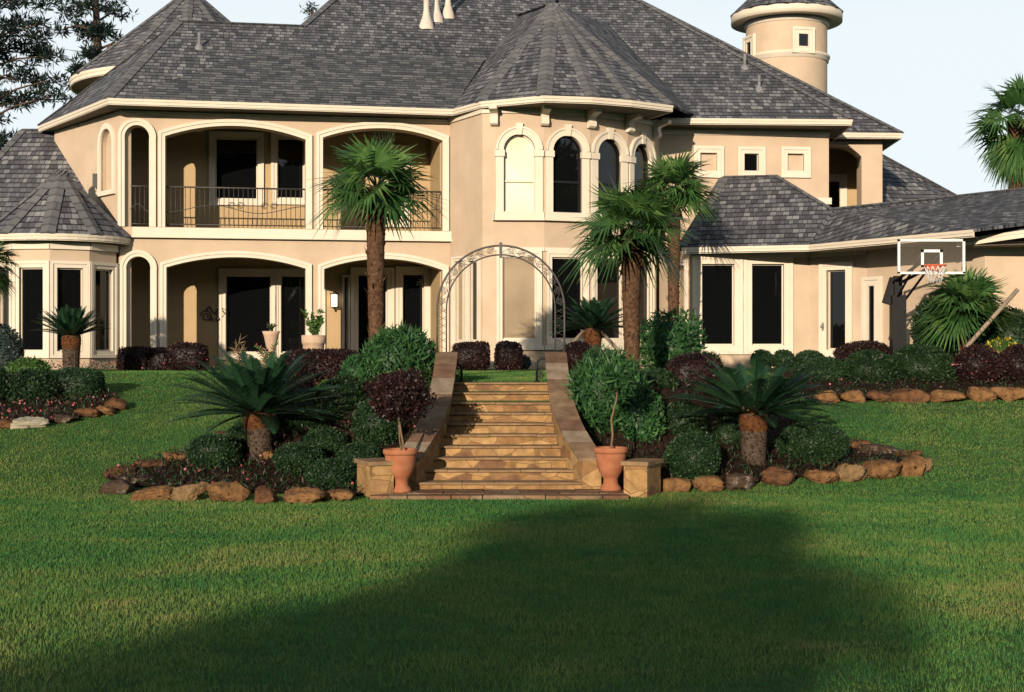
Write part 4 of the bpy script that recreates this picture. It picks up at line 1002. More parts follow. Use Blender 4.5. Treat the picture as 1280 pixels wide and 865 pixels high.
def fan_palm(px, base, ctop, Y, rad, label, nf=42, trunk_r=0.16, seed=1, group='tall fan palms', low=-62, pet=0.52, skirt=0, ybase_z=None, name='fan_palm', high=86):
    """base: ground z; ctop: z of the crown's heart; rad: reach of the fronds"""
    rs = rng(seed); p = U(px, 0, Y); bz = gz(p.x, Y) if ybase_z is None else ybase_z
    root = empty(name, (p.x, p.y, bz), label, 'palm tree', group); H = ctop-bz
    lean = rs.uniform(-0.05, 0.05)
    if H > 0.4:
        mb = MB(); k = 16; pts = [(lean*math.sin(i/k*2.6), 0.02*math.sin(i), -0.15+(H+0.15)*i/k) for i in range(k+1)]
        mb.tube(pts, [trunk_r*(0.80+0.38*(i/k)**1.5+0.03*math.sin(i*2.1)) for i in range(k+1)], 14)
        for i in range(int(H*75)):                                   # old leaf bases and fibre
            z = rs.uniform(0.0, H); a_ = rs.uniform(0, 2*math.pi); r_ = trunk_r*(0.8+0.38*(z/H)**1.5)
            d = Vector((math.cos(a_), math.sin(a_), 0)); sdv = Vector((-d.y, d.x, 0)); l_ = rs.uniform(0.04, 0.10)*(1+0.6*z/H); b_ = Vector((lean*math.sin(z/H*2.6), 0, z))+d*r_*0.93
            w_ = rs.uniform(0.02, 0.045)
            mb.add([b_-sdv*w_, b_+sdv*w_, b_+d*l_*rs.uniform(.3, .8)+Vector((0, 0, l_))], [(0, 1, 2)])
        for i in range(int(H*4)):                                    # cut stubs that stand away from the trunk
            z = rs.uniform(H*0.2, H); a_ = rs.uniform(0, 2*math.pi); r_ = trunk_r*(0.8+0.38*(z/H)**1.5); d = Vector((math.cos(a_), math.sin(a_), 0)); b_ = Vector((lean*math.sin(z/H*2.6), 0, z))+d*r_*0.9
            mb.tube([b_, b_+d*0.08+Vector((0, 0, 0.10))], [0.018, 0.009], 5)
        mb.build('trunk', bark_p, root, fix=False)
    PV, PF, RN = [], [], []; off = 0; tv_, tf_ = MB(), None
    for i in range(nf+skirt):
        t = (i+0.5)/nf
        dead = i >= nf
        el = R(high-(high-low)*t**0.9+rs.uniform(-8, 8)) if not dead else R(rs.uniform(-85, -65))
        az = i*2.399963+rs.uniform(-.25, .25)
        lp = rad*pet*rs.uniform(0.85, 1.1)*(0.75+0.25*math.cos(el)); lf = rad*(1-pet)*1.12*rs.uniform(0.88, 1.12)
        h0 = np.array([lean*0.5, 0, H-0.05*rs.rand()])
        dh = np.array([math.cos(az), math.sin(az), 0.0]); d = dh*math.cos(el)+np.array([0, 0, math.sin(el)])
        tip = h0+d*lp+np.array([0, 0, -0.10*lp*math.cos(el)])
        tv_.tube([Vector(h0), Vector(h0+d*lp*.5), Vector(tip)], [0.016, 0.011, 0.008], 5)
        fd = unit(d+np.array([0, 0, rs.uniform(-0.75, -0.05)*math.cos(el)])); sv = unit(np.cross(fd, np.array([0, 0, 1.0])+1e-3*dh)); nv = np.cross(sv, fd); ro_ = rs.uniform(-.6, .6); sv, nv = sv*math.cos(ro_)+nv*math.sin(ro_), nv*math.cos(ro_)-sv*math.sin(ro_)
        nl = 30; angs = np.linspace(-R(128), R(128), nl)+rs.normal(size=nl)*0.02
        ld = fd*np.cos(angs)[:, None]*1.0+sv*np.sin(angs)[:, None]+nv*(0.10+0.16*np.abs(np.sin(angs)))[:, None]; ld = unit(ld)
        ll = lf*(0.72+0.28*np.cos(angs*0.62))*rs.uniform(0.9, 1.05, nl); wl = 0.044*rad
        droop = np.array([0, 0, -1.0])*(0.12+0.35*rs.rand(nl))[:, None]*ll[:, None]*(0.6+0.5*(t))
        S = unit(np.cross(ld, nv)); 
        b0 = tip+ld*0.02; m0 = tip+ld*ll[:, None]*0.50; e0 = tip+ld*ll[:, None]*0.98+droop
        Vf = np.stack([b0-S*wl*0.15, b0+S*wl*0.15, m0+S*wl*.5, m0-S*wl*.5, e0+S*wl*0.06, e0-S*wl*0.06], 1).reshape(-1, 3)
        q = np.arange(nl)*6
        Ff = np.concatenate([np.stack([q, q+1, q+2, q+3], 1), np.stack([q+3, q+2, q+4, q+5], 1)])
        PV.append(Vf); PF.append(Ff+off); off += len(Vf); base_r = rs.uniform(0.15, 0.7)
        RN.append(np.clip(base_r+rs.uniform(-.18, .18, len(Ff)), 0, 1))
    npmesh('crown', np.concatenate(PV), np.concatenate(PF), LEAF['palm'], root, np.concatenate(RN))
    tv_.build('petioles', stem_m if False else LEAF['palm'], root, fix=False)
    return root

def cycad(px, ytop, Y, L, tr, th, label, nf=46, seed=1, el0=82, el1=-6, cone=False, group='cycads', base_z=None, droop=0.42, trunk_lean=0.0):
    """ytop: pixel row of the trunk's top; th: trunk height"""
    rs = rng(seed); p = U(px, ytop, Y); g = gz(p.x, Y); H = p.z-g if base_z is None else p.z-base_z
    root = empty('cycad', (p.x, p.y, g), label, 'cycad', group)
    mb = MB(); k = 10; zs = np.linspace(-0.15, H, k+1)
    mb.tube([(trunk_lean*z, 0, z) for z in zs], [tr*(0.86+0.22*(i/k)) for i in range(k+1)], 16, mi=0)
    for i in range(int(260*max(0.5, H))):
        z = rs.uniform(0.0, H); a_ = rs.uniform(0, 2*math.pi); r_ = tr*(0.86+0.22*z/H); d = Vector((math.cos(a_), math.sin(a_), 0)); sdv = Vector((-d.y, d.x, 0)); b_ = Vector((trunk_lean*z, 0, z))+d*r_*0.95
        w_ = rs.uniform(0.018, 0.032); l_ = rs.uniform(0.03, 0.06); new = 1 if z > H*0.66 else 0
        mb.add([b_-sdv*w_, b_+sdv*w_, b_+d*l_+Vector((0, 0, l_*0.5))-sdv*w_*.5, b_+d*l_+Vector((0, 0, l_*0.5))+sdv*w_*.5, b_+Vector((0, 0, 0.05))], [(0, 1, 2, 3), (3, 2, 4)], new)
    o = mb.build('trunk', [sago_old, sago_new], root, fix=False)
    mb = MB(); mb.lathe([(tr*1.02, H*0.66), (tr*1.12, H*0.8), (tr*1.12, H*0.97), (tr*0.5, H+0.05), (0, H+0.08)], (trunk_lean*H*.85, 0, 0), 16); mb.build('leaf_base_collar', sago_new, root)
    PV, PF, RN = [], [], []; off = 0; rc = MB()
    for i in range(nf):
        t = (i+0.5)/nf; el = R(el0-(el0-el1)*t**0.85+rs.uniform(-5, 5)); az = i*2.399963+rs.uniform(-.2, .2)
        ln = L*rs.uniform(0.86, 1.06)*(0.78+0.22*math.cos(el)); dh = np.array([math.cos(az), math.sin(az), 0]); m_ = 14
        pts = []; pos = np.array([trunk_lean*H, 0, H])+dh*tr*0.5; e_ = el
        for j in range(m_+1):
            pts.append(pos.copy()); pos = pos+(dh*math.cos(e_)+np.array([0, 0, math.sin(e_)]))*ln/m_; e_ -= droop/m_*(0.4+1.2*j/m_)
        pts = np.array(pts); rc.tube([Vector(q) for q in pts[::2]], [0.011, 0.010, 0.009, 0.008, 0.007, 0.006, 0.005, 0.003][:len(pts[::2])], 4)
        npair = 52; u_ = np.linspace(0.06, 0.995, npair)*m_; i0 = np.minimum(u_.astype(int), m_-1); fr = (u_-i0)[:, None]
        P = pts[i0]*(1-fr)+pts[i0+1]*fr; T = unit(pts[i0+1]-pts[i0]); sv = np.array([-dh[1], dh[0], 0]); nv = unit(np.cross(sv, T)); nv = nv*np.sign(nv[:, 2:3]+1e-6)
        ul = np.linspace(0, 1, npair); ll = 0.125*L*np.minimum(1, np.minimum(ul*5+0.35, (1.06-ul)*3.2))
        roll = rs.uniform(-1, 1)
        for sg in (-1, 1):
            dv = unit(sv*sg*0.86+T*0.50+nv*(0.42+.3*sg*roll)+rs.normal(size=(npair, 3))*0.04)
            S = unit(np.cross(dv, nv)); wl = 0.0085*L
            e = P+dv*ll[:, None]+np.array([0, 0, -0.02])*L
            Vf = np.stack([P-S*wl, P+S*wl, e+S*wl*0.3, e-S*wl*0.3], 1).reshape(-1, 3); q = np.arange(npair)*4
            PV.append(Vf); PF.append(np.stack([q, q+1, q+2, q+3], 1)+off); off += len(Vf); RN.append(np.clip(rs.uniform(0.1, 0.6)+rs.uniform(-.15, .15, npair), 0, 1))
    npmesh('crown', np.concatenate(PV), np.concatenate(PF), LEAF['cycad'], root, np.concatenate(RN))
    rc.build('frond_ribs', LEAF['cycad'], root, fix=False)
    if cone:
        mb = MB()
        for i in range(60):
            a_ = rs.uniform(0, 6.28); r_ = rs.uniform(0, tr*1.25); l_ = rs.uniform(0.25, 0.42)
            b_ = Vector((r_*math.cos(a_), r_*math.sin(a_), H+0.05)); mb.tube([b_, b_+Vector((math.cos(a_)*0.05, math.sin(a_)*0.05, l_))], [0.02, 0.006], 5)
        mb.build('seed_head', straw, root, fix=False)
    return root

# ------------------------------------------------------------------ palms
crZ = lambda py, Y: EYE+(CY-py)/F*Y
fan_palm(472, 0, crZ(234, 24.7), 24.7, 1.22, 'tall fan palm in front of the balcony, left of the garden arch', nf=21, trunk_r=0.155, seed=11, low=-30, high=76, pet=.40)
fan_palm(791, 0, crZ(288, 24.0), 24.0, 1.20, 'nearer and lower fan palm rising right of the steps before the bow window', nf=22, trunk_r=0.155, seed=5, low=-34, high=76, pet=.40)
fan_palm(842, 0, crZ(238, 34.3), 34.3, 1.25, 'slimmer fan palm farther back, its crown above and behind the right palm of the bed', nf=21, trunk_r=0.15, seed=23, low=-32, high=76, pet=.40)
fan_palm(1272, 0, crZ(150, 52), 52, 2.1, 'fan palm with a hanging skirt behind the right roof against the sky', nf=20, trunk_r=0.3, seed=31, low=-25, skirt=22, group='palms beside and behind the house')
fan_palm(-16, 0, crZ(330, 30), 30, 0.75, 'fan palm at the left edge with fronds hanging before the turret', nf=30, trunk_r=0.11, seed=37, low=-70, group='palms beside and behind the house')
fan_palm(1207, 0, crZ(388, 31.0), 31.0, 1.2, 'low bushy fan palm before the basketball hoop', nf=34, trunk_r=0.13, seed=41, low=-20, pet=.42, group='palms beside and behind the house')

cycad(326, 517, 21.8, 1.32, 0.20, 0.7, 'big cycad with orange-topped trunk in the left bed beside the steps', nf=66, seed=3, el0=78, el1=-2, group='cycads in the two beds beside the steps', trunk_lean=-0.08)
cycad(942, 517, 21.6, 1.28, 0.20, 0.6, 'big cycad with dry straw seed head in the right bed beside the steps', nf=60, seed=8, el0=58, el1=0, cone=True, group='cycads in the two beds beside the steps')
cycad(89, 420, 31.5, 0.86, 0.19, 0.75, 'cycad on a dark trunk before the turret windows', nf=60, seed=13, el0=78, el1=15, group='cycads standing close to the house', droop=0.35)
mc = cycad(741, 411, 27.8, 0.86, 0.16, 0.5, 'cycad propped by stakes below the bow window', nf=60, seed=17, el0=80, el1=0, group='cycads standing close to the house', droop=0.5)
def stake(p0, p1, label, r=0.035):
    mb = MB(); b_ = Vector(p1); mb.tube([Vector((0, 0, 0)), Vector(p0)-b_], r, 8); o = mb.build('stake', stake_m); o.location = b_; tag(o, label, 'stake', 'timber stakes propping palms')
stake(U(731, 412, 27.8), U(700, 446, 27.4), 'timber stake propping the staked cycad from its left')
stake(U(749, 412, 27.8), U(775, 440, 27.4), 'timber stake propping the staked cycad from its right')
stake(U(1272, 362, 30.2), U(1208, 434, 29.9), 'long pale timber pole leaning across the low bushy fan palm', 0.045)

# ------------------------------------------------------------------ shrubs
G1 = 'maroon clipped shrubs along the house'; G2 = 'clipped green balls in the left bed'; G3 = 'shrubs of the right-hand far bed'
bush((149, 434, 189, 468), 'maroon', 'maroon clipped shrub at the foot of the porch, leftmost of three', 'shrub', G1, Y=34.2, boxy=.7, L=.058, W=.034)
bush((187, 434, 218, 467), 'maroon', 'maroon clipped shrub at the foot of the porch, middle of three, gappy', 'shrub', G1, Y=34.2, boxy=.7, L=.058, W=.034, dens=.8)
bush((216, 429, 258, 466), 'maroon', 'maroon clipped shrub at the foot of the porch, rightmost and tallest of three', 'shrub', G1, Y=33.9, boxy=.7, L=.058, W=.034)
bush((565, 428, 612, 459), 'maroon', 'wide maroon clipped shrub below the narrow windows inside the arch', 'shrub', G1, Y=34.0, boxy=.9, L=.058, W=.034)
bush((618, 427, 653, 459), 'maroon', 'round maroon clipped shrub below the tan blind inside the arch', 'shrub', G1, Y=34.0, boxy=.5, L=.058, W=.034)
bush((646, 444, 664, 460), 'blue', 'small grey-green dome beside the round maroon shrub', 'shrub', Y=35.2, L=.06, W=.03)
# left bed beside the steps
GL = 'shrubs of the left bed beside the steps'
bush((355, 437, 452, 505), 'maroon', 'broad maroon hedge shrub behind the left cycad', 'shrub', GL, Y=25.4, boxy=.5, L=.055, W=.032, amp=.15)
bush((452, 408, 548, 492), 'oleander', 'bright green oleander left of the garden arch', 'shrub', GL, Y=24.1, L=.19, W=.036, amp=.34, fuzz=.2, up=.7, dens=1.1, core=.76)
bush((440, 497, 503, 565), 'boxwood', 'rounded mid green shrub behind the left flank wall', 'shrub', GL, Y=21.9, L=.055, W=.03, amp=.14)
bush((345, 500, 430, 540), 'green', 'dark feathery fern mass behind the green balls of the left bed', 'fern', GL, Y=22.6, L=.13, W=.02, amp=.2, fuzz=.16, up=.5)
bush((425, 445, 470, 520), 'oleander', 'narrow green shrub between the maroon hedge and the oleander', 'shrub', GL, Y=23.9, L=.10, W=.03, amp=.18)
bush((236, 543, 302, 581), 'boxwood', 'clipped dark green ball left of the left cycad trunk, leftmost of the bed', 'shrub', G2, Y=21.5, L=.04, W=.024, boxy=.2)
bush((280, 528, 328, 574), 'boxwood', 'clipped dark green ball directly behind the left cycad trunk', 'shrub', G2, Y=22.3, L=.04, W=.024)
bush((341, 553, 407, 592), 'boxwood', 'clipped green ball right of the left cycad trunk', 'shrub', G2, Y=21.0, L=.04, W=.024)
bush((376, 535, 437, 575), 'boxwood', 'clipped green ball at the back of the group right of the left cycad', 'shrub', G2, Y=21.7, L=.04, W=.024)
bush((381, 573, 446, 615), 'boxwood', 'clipped green ball nearest the left pedestal and the front rim stones', 'shrub', G2, Y=20.5, L=.04, W=.024)
bush((420, 553, 480, 595), 'boxwood', 'clipped green ball above the left pedestal beside the flank wall', 'shrub', G2, Y=21.0, L=.04, W=.024)
bush((395, 470, 458, 535), 'green', 'dark green shrub between the maroon hedge and the rounded shrub by the flank wall', 'shrub', GL, Y=22.9, L=.07, W=.035, amp=.2)
bush((455, 480, 520, 560), 'green', 'dark shrub in the shade behind the maroon standard', 'shrub', GL, Y=22.8, L=.07, W=.035, amp=.2)
bush((330, 455, 400, 520), 'maroon', 'maroon shrub showing between the fronds of the left cycad', 'shrub', GL, Y=24.6, L=.055, W=.032, amp=.2)
# right bed beside the steps
GR = 'shrubs of the right bed beside the steps'
bush((706, 436, 812, 570), 'oleander', 'large bright oleander leaning over the right flank wall', 'shrub', GR, Y=22.3, L=.19, W=.034, amp=.40, fuzz=.22, up=.6, dens=1.0, core=.72)
bush((775, 480, 832, 575), 'oleander', 'lower leafy green shrub between the right flank wall and the maroon hedge', 'shrub', GR, Y=22.0, L=.10, W=.04, amp=.32, fuzz=.18, up=.4, dens=1.0, core=.75)
bush((796, 390, 878, 478), 'oleander', 'tall green shrub at the foot of the slim fan palm', 'shrub', GR, Y=27.0, L=.17, W=.045, amp=.40, fuzz=.22, up=.5, dens=.9, core=.7)
bush((834, 445, 900, 545), 'maroon', 'upright maroon shrub behind the right cycad', 'shrub', GR, Y=24.5, L=.055, W=.032, boxy=.4, amp=.18)
bush((834, 540, 902, 601), 'boxwood', 'clipped green ball left of the right cycad trunk', 'shrub', GR, Y=20.7, L=.042, W=.026)
bush((888, 522, 930, 585), 'green', 'loose dark green shrub behind the right cycad trunk', 'shrub', GR, Y=22.4, L=.11, W=.02, fuzz=.15, up=.5)
bush((970, 527, 1061, 580), 'boxwood', 'wide clipped green dome right of the right cycad trunk', 'shrub', GR, Y=22.0, L=.042, W=.026)
bush((826, 500, 882, 590), 'green', 'dark shrub in the gap between the right pedestal and the maroon shrub', 'shrub', GR, Y=22.3, L=.075, W=.035, amp=.22)
bush((884, 488, 962, 552), 'green', 'dark spreading shrub behind the crown of the right cycad', 'shrub', GR, Y=23.6, L=.09, W=.03, amp=.22, fuzz=.14)
bush((798, 462, 846, 540), 'green', 'deep green shrub between the large oleander and the maroon shrub', 'shrub', GR, Y=23.9, L=.08, W=.035, amp=.22)
bush((700, 426, 745, 452), 'maroon', 'low maroon tuft at the foot of the staked cycad', 'shrub', GR, Y=26.8, L=.055, W=.032)
bush((860, 440, 905, 475), 'light', 'bright green grassy clump with yellow flowers below the right wing windows', 'flowers', None, Y=33.0, L=.16, W=.025, fuzz=.2, up=.9, flowers=(LEAF['yellow'], .04))
# far left bed
GF = 'shrubs of the far left bed'
bush((2, 462, 78, 512), 'green', 'dark rounded shrub with reddish leaves at the far left bed front', 'shrub', GF, Y=27.2, L=.06, W=.035, amp=.16)
bush((64, 461, 128, 503), 'boxwood', 'clipped dark green shrub at the right end of the far left bed', 'shrub', GF, Y=27.6, L=.05, W=.03, boxy=.5)
bush((-40, 405, 28, 475), 'blue', 'blue-green bush at the left edge before the turret', 'shrub', GF, Y=30.5, L=.09, W=.04, amp=.2, fuzz=.15)
bush((10, 448, 62, 475), 'light', 'bright green ferny clump at the back of the far left bed', 'shrub', GF, Y=30.0, L=.12, W=.03, fuzz=.2, up=.7)
bush((-45, 455, 15, 520), 'green', 'dark shrub cut by the left edge of the picture', 'shrub', GF, Y=27.0, L=.055, W=.032, amp=.16)
# far right bed
bush((938, 437, 968, 458), 'boxwood', 'small clipped ball below the right window of the wing', 'shrub', G3, Y=33.6, L=.05, W=.03)
bush((964, 437, 994, 458), 'boxwood', 'small clipped ball left of the glazed side door', 'shrub', G3, Y=33.6, L=.05, W=.03)
bush((992, 438, 1032, 460), 'boxwood', 'low clipped green mound before the glazed side door', 'shrub', G3, Y=33.0, L=.05, W=.03)
bush((972, 446, 1022, 480), 'green', 'dark round shrub at the left end of the far right bed', 'shrub', G3, Y=31.2, L=.06, W=.035)
bush((1003, 446, 1060, 488), 'boxwood', 'smooth clipped green dome in the front row of the far right bed', 'shrub', G3, Y=29.6, L=.05, W=.03)
bush((1044, 426, 1118, 452), 'maroon', 'maroon shrub below the corner of the porch roof', 'shrub', G3, Y=33.0, L=.058, W=.034)
bush((1052, 437, 1122, 492), 'green', 'loose dark green shrub in the middle of the far right bed', 'shrub', G3, Y=29.4, L=.075, W=.04, amp=.18, fuzz=.13)
bush((1108, 432, 1194, 490), 'green', 'widest dark green shrub of the far right bed, below the hoop', 'shrub', G3, Y=29.6, L=.075, W=.04, amp=.18, fuzz=.13, flowers=(LEAF['pink'], .003))
bush((1192, 432, 1252, 482), 'maroon', 'maroon bush with pink flowers in the far right bed', 'shrub', G3, Y=29.2, L=.058, W=.035, amp=.16, flowers=(LEAF['pink'], .006))
bush((1245, 430, 1305, 484), 'maroon', 'maroon bush cut by the right edge of the picture', 'shrub', G3, Y=29.4, L=.058, W=.035, amp=.16)
bush((1226, 424, 1280, 446), 'light', 'clump of yellow flowers behind the maroon bushes at right', 'flowers', G3, Y=31.0, L=.1, W=.05, fuzz=.2, up=.6, flowers=(LEAF['yellow'], .4))
bush((1228, 385, 1300, 440), 'green', 'green shrub filling the right edge below the leaning pole', 'shrub', G3, Y=31.6, L=.11, W=.05, amp=.2, fuzz=.14)
bush((1140, 360, 1235, 440), 'green', 'dark leafy shrub under the low bushy fan palm', 'shrub', G3, Y=31.9, L=.11, W=.045, amp=.2, fuzz=.15)

# bedding plants: uncountable ground cover of flowers and dark leaves
def bedding(poly, n, seed, keep, label, pink=0.12, hgt=0.12):
    rs = rng(seed); xs_ = [p[0] for p in poly]; ys_ = [p[1] for p in poly]
    X = rs.uniform(min(xs_), max(xs_), n*5); Y_ = rs.uniform(min(ys_), max(ys_), n*5); k = in_poly(X, Y_, poly) & keep(X, Y_); X, Y_ = X[k][:n], Y_[k][:n]
    k = len(X); P = np.stack([X, Y_, ground_z(X, Y_)+0.02+hgt*rs.rand(k)**1.5], 1); D = unit(rs.normal(size=(k, 3))*0.7+np.array([0, 0, 0.8])); isf = rs.rand(k) < pink
    L = np.where(isf, 0.045, rs.uniform(0.05, 0.12, k)); W = np.where(isf, 0.045, 0.022); P[isf, 2] += 0.05
    V_, F_ = leaves(P, D, L, W, rs)
    o = npmesh('ground_cover', V_, F_, [LEAF['maroon'], LEAF['pink'], LEAF['green']], None, rs.rand(k), np.where(isf, 1, np.where(rs.rand(k) < .5, 2, 0)))
    tag(o, label, 'ground cover', kind='stuff')
bedding(BED_L, 6000, 71, lambda x, y: (y < 22.6) | (rng(1).rand(len(x)) < .3), 'low pink-flowering ground cover in the left bed', .015)
bedding(BED_R, 5000, 72, lambda x, y: (y < 22.6) | (rng(1).rand(len(x)) < .3), 'low dark ground cover in the right bed', .004)
bedding(BED_FL, 3500, 73, lambda x, y: y < 28, 'low pink-flowering ground cover in the far left bed', .06)
bedding(BED_FR, 2500, 74, lambda x, y: y < 29.5, 'low dark ground cover in the far right bed', .012)
hp_poly = [(-12.5, 33.6), (-6.5, 33.6), (-6.5, 36.0), (-12.5, 35.6)]
bedding(hp_poly, 1200, 75, lambda x, y: y > 0, 'row of small flowers along the foot of the turret', .15, .2)

# ------------------------------------------------------------------ boulders edging the beds
def boulder(px, pyb, wpx, hpx, kind, label, group, seed, deep=0.8, cat='stone'):
    p = GP(px, pyb); Y = p.y+0.12; wd = wpx/F*Y; ht = hpx/F*Y*1.15; rs = rng(seed)
    v, f = ICO4; D = unit(v); ht *= .92
    r_ = blob(D, 0.45)*lumps(D, rng(seed+1), 14, 0.30)*(1+.05*np.sin(D@rs.normal(size=3)*9+1))
    V_ = D*r_[:, None]*np.array([wd/2, wd/2*deep if wd < .7 else 0.28, ht/2])
    for k in range(8):                                            # hewn facets
        nrm = unit(rs.normal(size=3)*np.array([1, 1, .7])); d_ = (V_/np.array([wd/2, .25, ht/2]))@nrm; lim = rs.uniform(.58, .92); ex = np.maximum(d_-lim, 0)
        V_ = V_-ex[:, None]*nrm*np.array([wd/2, .25, ht/2])*0.85
    V_ = V_+rs.normal(size=V_.shape)*0.007; rz = rs.uniform(-.18, .18); c, s_ = math.cos(rz), math.sin(rz)
    V_ = np.stack([V_[:, 0]*c-V_[:, 1]*s_, V_[:, 0]*s_+V_[:, 1]*c, V_[:, 2]+ht*0.36], 1)
    o = npmesh('edging_stone', V_, f, BOULD[kind], None, smooth=True); o.location = (p.x, Y, gz(p.x, Y)); tag(o, label, cat, group)
SG = 'rough stones edging the left bed'
for i, (a_, lb_) in enumerate([
  ((422, 627, 46, 15, 'orange'), 'flat orange edging stone touching the left pedestal'),
  ((376, 630, 54, 21, 'orange'), 'smooth orange edging stone, second from the left pedestal'),
  ((330, 630, 38, 20, 'brown'), 'small grey-topped edging stone third from the left pedestal, before the cycad'),
  ((284, 628, 54, 24, 'orange'), 'peaked orange edging stone left of the cycad trunk'),
  ((235, 627, 42, 22, 'speckled'), 'round speckled edging stone with dark lichen on the front rim'),
  ((186, 626, 56, 17, 'orange'), 'long low orange edging stone near the left tip of the bed'),
  ((145, 619, 40, 16, 'dark'), 'dark lichen-spotted stone at the left tip of the bed'),
  ((168, 607, 50, 12, 'dark'), 'flat dark stone with white lichen just inside the left tip'),
  ((150, 598, 44, 13, 'brown'), 'brown stone beginning the rear rim at the left tip'),
  ((186, 589, 46, 12, 'brown'), 'brown stone on the rear rim of the left bed, second from the tip'),
  ((220, 580, 44, 12, 'orange'), 'orange-brown stone on the rear rim of the left bed, third from the tip'),
  ((252, 570, 38, 11, 'dark'), 'lichened stone on the rear rim beside the leftmost ball'),
  ((285, 551, 34, 10, 'brown'), 'small brown stone on the rear rim behind the leftmost ball'),
  ((336, 578, 22, 13, 'orange'), 'pale orange stone at the foot of the left cycad trunk')]):
    boulder(*a_, lb_, SG, 300+i*3)
SG = 'rough stones edging the right bed'
for i, (a_, lb_) in enumerate([
  ((846, 616, 40, 20, 'orange'), 'round-backed orange stone touching the right pedestal'),
  ((887, 615, 44, 18, 'orange'), 'flat orange stone, second from the right pedestal'),
  ((930, 612, 46, 18, 'dark'), 'black lichened stone below the right cycad trunk'),
  ((972, 608, 46, 20, 'brown'), 'brown stone right of the black lichened one'),
  ((1027, 605, 44, 15, 'orange'), 'low orange stone below the wide green dome'),
  ((1062, 602, 42, 24, 'speckled'), 'upright speckled stone on the front rim of the right bed'),
  ((1103, 600, 48, 21, 'orange'), 'broad orange stone near the right tip of the bed'),
  ((1140, 596, 34, 24, 'orange'), 'tall orange stone second from the right tip'),
  ((1157, 592, 22, 18, 'speckled'), 'small stone at the right tip of the bed'),
  ((1140, 575, 34, 12, 'brown'), 'flat brown stone on the rear rim at the right tip'),
  ((1102, 570, 44, 13, 'dark'), 'dark grey-topped stone on the rear rim of the right bed'),
  ((1074, 563, 48, 13, 'brown'), 'long reddish stone on the rear rim beside the wide green dome')]):
    boulder(*a_, lb_, SG, 400+i*3)
SG = 'stones edging the far left bed'
for i, (a_, lb_) in enumerate([
  ((6, 537, 24, 13, 'brown'), 'brown stone at the left edge of the picture'),
  ((37, 535, 44, 13, 'pale'), 'long pale limestone block edging the far left bed'),
  ((78, 530, 36, 11, 'dark'), 'dark stone right of the pale limestone block'),
  ((108, 523, 28, 12, 'brown'), 'low brown stone of the far left bed, third from its right end'),
  ((128, 520, 26, 11, 'orange'), 'reddish stone of the far left bed, next to its right end'),
  ((141, 513, 30, 16, 'brown'), 'stepped reddish stone at the right end of the far left bed')]):
    boulder(*a_, lb_, SG, 500+i*3)
SG = 'sandstone blocks edging the far right bed'
for i, (a_, lb_) in enumerate([
  ((1033, 504, 38, 17, 'orange'), 'orange block at the left end of the far right border'),
  ((1067, 504, 32, 15, 'orange'), 'squared orange block, second in the far right border'),
  ((1101, 503, 34, 14, 'brown'), 'brown block below the loose dark shrub, third in the far right border'),
  ((1138, 503, 48, 18, 'brown'), 'big two-toned block below the widest shrub of the far right border'),
  ((1185, 503, 48, 14, 'orange'), 'long low orange block before the maroon bush of the far right border'),
  ((1228, 502, 42, 19, 'orange'), 'tall orange block second from the right edge of the picture'),
  ((1268, 502, 44, 18, 'orange'), 'broad orange block cut by the right edge of the picture')]):
    boulder(*a_, lb_, SG, 600+i*3, deep=.6)

# ------------------------------------------------------------------ pots
def pot(px, yrim, ybase, wpx, label, plant_label, stem_pts, crown=None):
    p = GP(px, ybase); Y = p.y+0.1; h = (ybase-yrim)/F*Y; r_ = wpx/2/F*Y
    root = empty('terracotta_pot', (p.x, Y, 0.055 if Y > 19.42 else gz(p.x, Y)), label, 'pot', 'terracotta urns at the foot of the steps')
    prof = [(0, 0), (r_*0.62, 0), (r_*0.63, h*0.06), (r_*0.56, h*0.10), (r_*0.44, h*0.17), (r_*0.43, h*0.28), (r_*0.52, h*0.33), (r_*0.70, h*0.45), (r_*0.82, h*0.62), (r_*0.89, h*0.80), (r_*0.90, h*0.86)]
    mb = MB(); mb.lathe(prof, (0, 0, 0), 32); mb.build('body', terra, root)
    mb = MB(); mb.lathe([(r_*0.885, h*0.86), (r_*0.97, h*0.885), (r_, h*0.91), (r_, h*0.97), (r_*0.96, h), (r_*0.86, h*0.995), (r_*0.80, h*0.9)], (0, 0, 0), 32); mb.build('rim', terra, root)
    mb = MB(); mb.lathe([(0, h*0.93), (r_*0.84, h*0.92)], (0, 0, 0), 24); mb.build('potting_soil', soil, root)
    return Vector((p.x, Y, root.location.z+h*0.92))
b_ = pot(500, 567, 621, 44, 'terracotta urn at the left foot of the steps holding a maroon standard', '', None)
root = empty('topiary_standard', b_, 'maroon ball-headed standard growing from the left urn', 'topiary')
hd = U(497, 495, b_.y+0.25)-b_
mb = MB(); mb.tube([(0, 0, -0.02), (0.03, 0.06, 0.12), hd*0.35+Vector((.02, 0, 0)), hd*0.62, hd*0.9], [0.018, 0.016, 0.015, 0.013, 0.010], 8); mb.tube([(0.01, 0, 0), (-0.02, .05, .2), hd*.7], [0.011, 0.010, 0.008], 6); mb.build('trunk', stem_m, root, fix=False)
foliage((0.39, 0.37, 0.36), 4200, .055, .032, LEAF['maroon'], 881, 0.1, .42, fuzz=.22, core=.78, parent=root, centre=tuple(hd), name='crown')
b_ = pot(764, 565, 619, 43, 'terracotta urn at the right foot of the steps holding a bare-stemmed standard', '', None)
root = empty('topiary_standard', b_, 'thin-stemmed green standard growing from the right urn', 'topiary')
hd = U(772, 485, b_.y+0.35)-b_
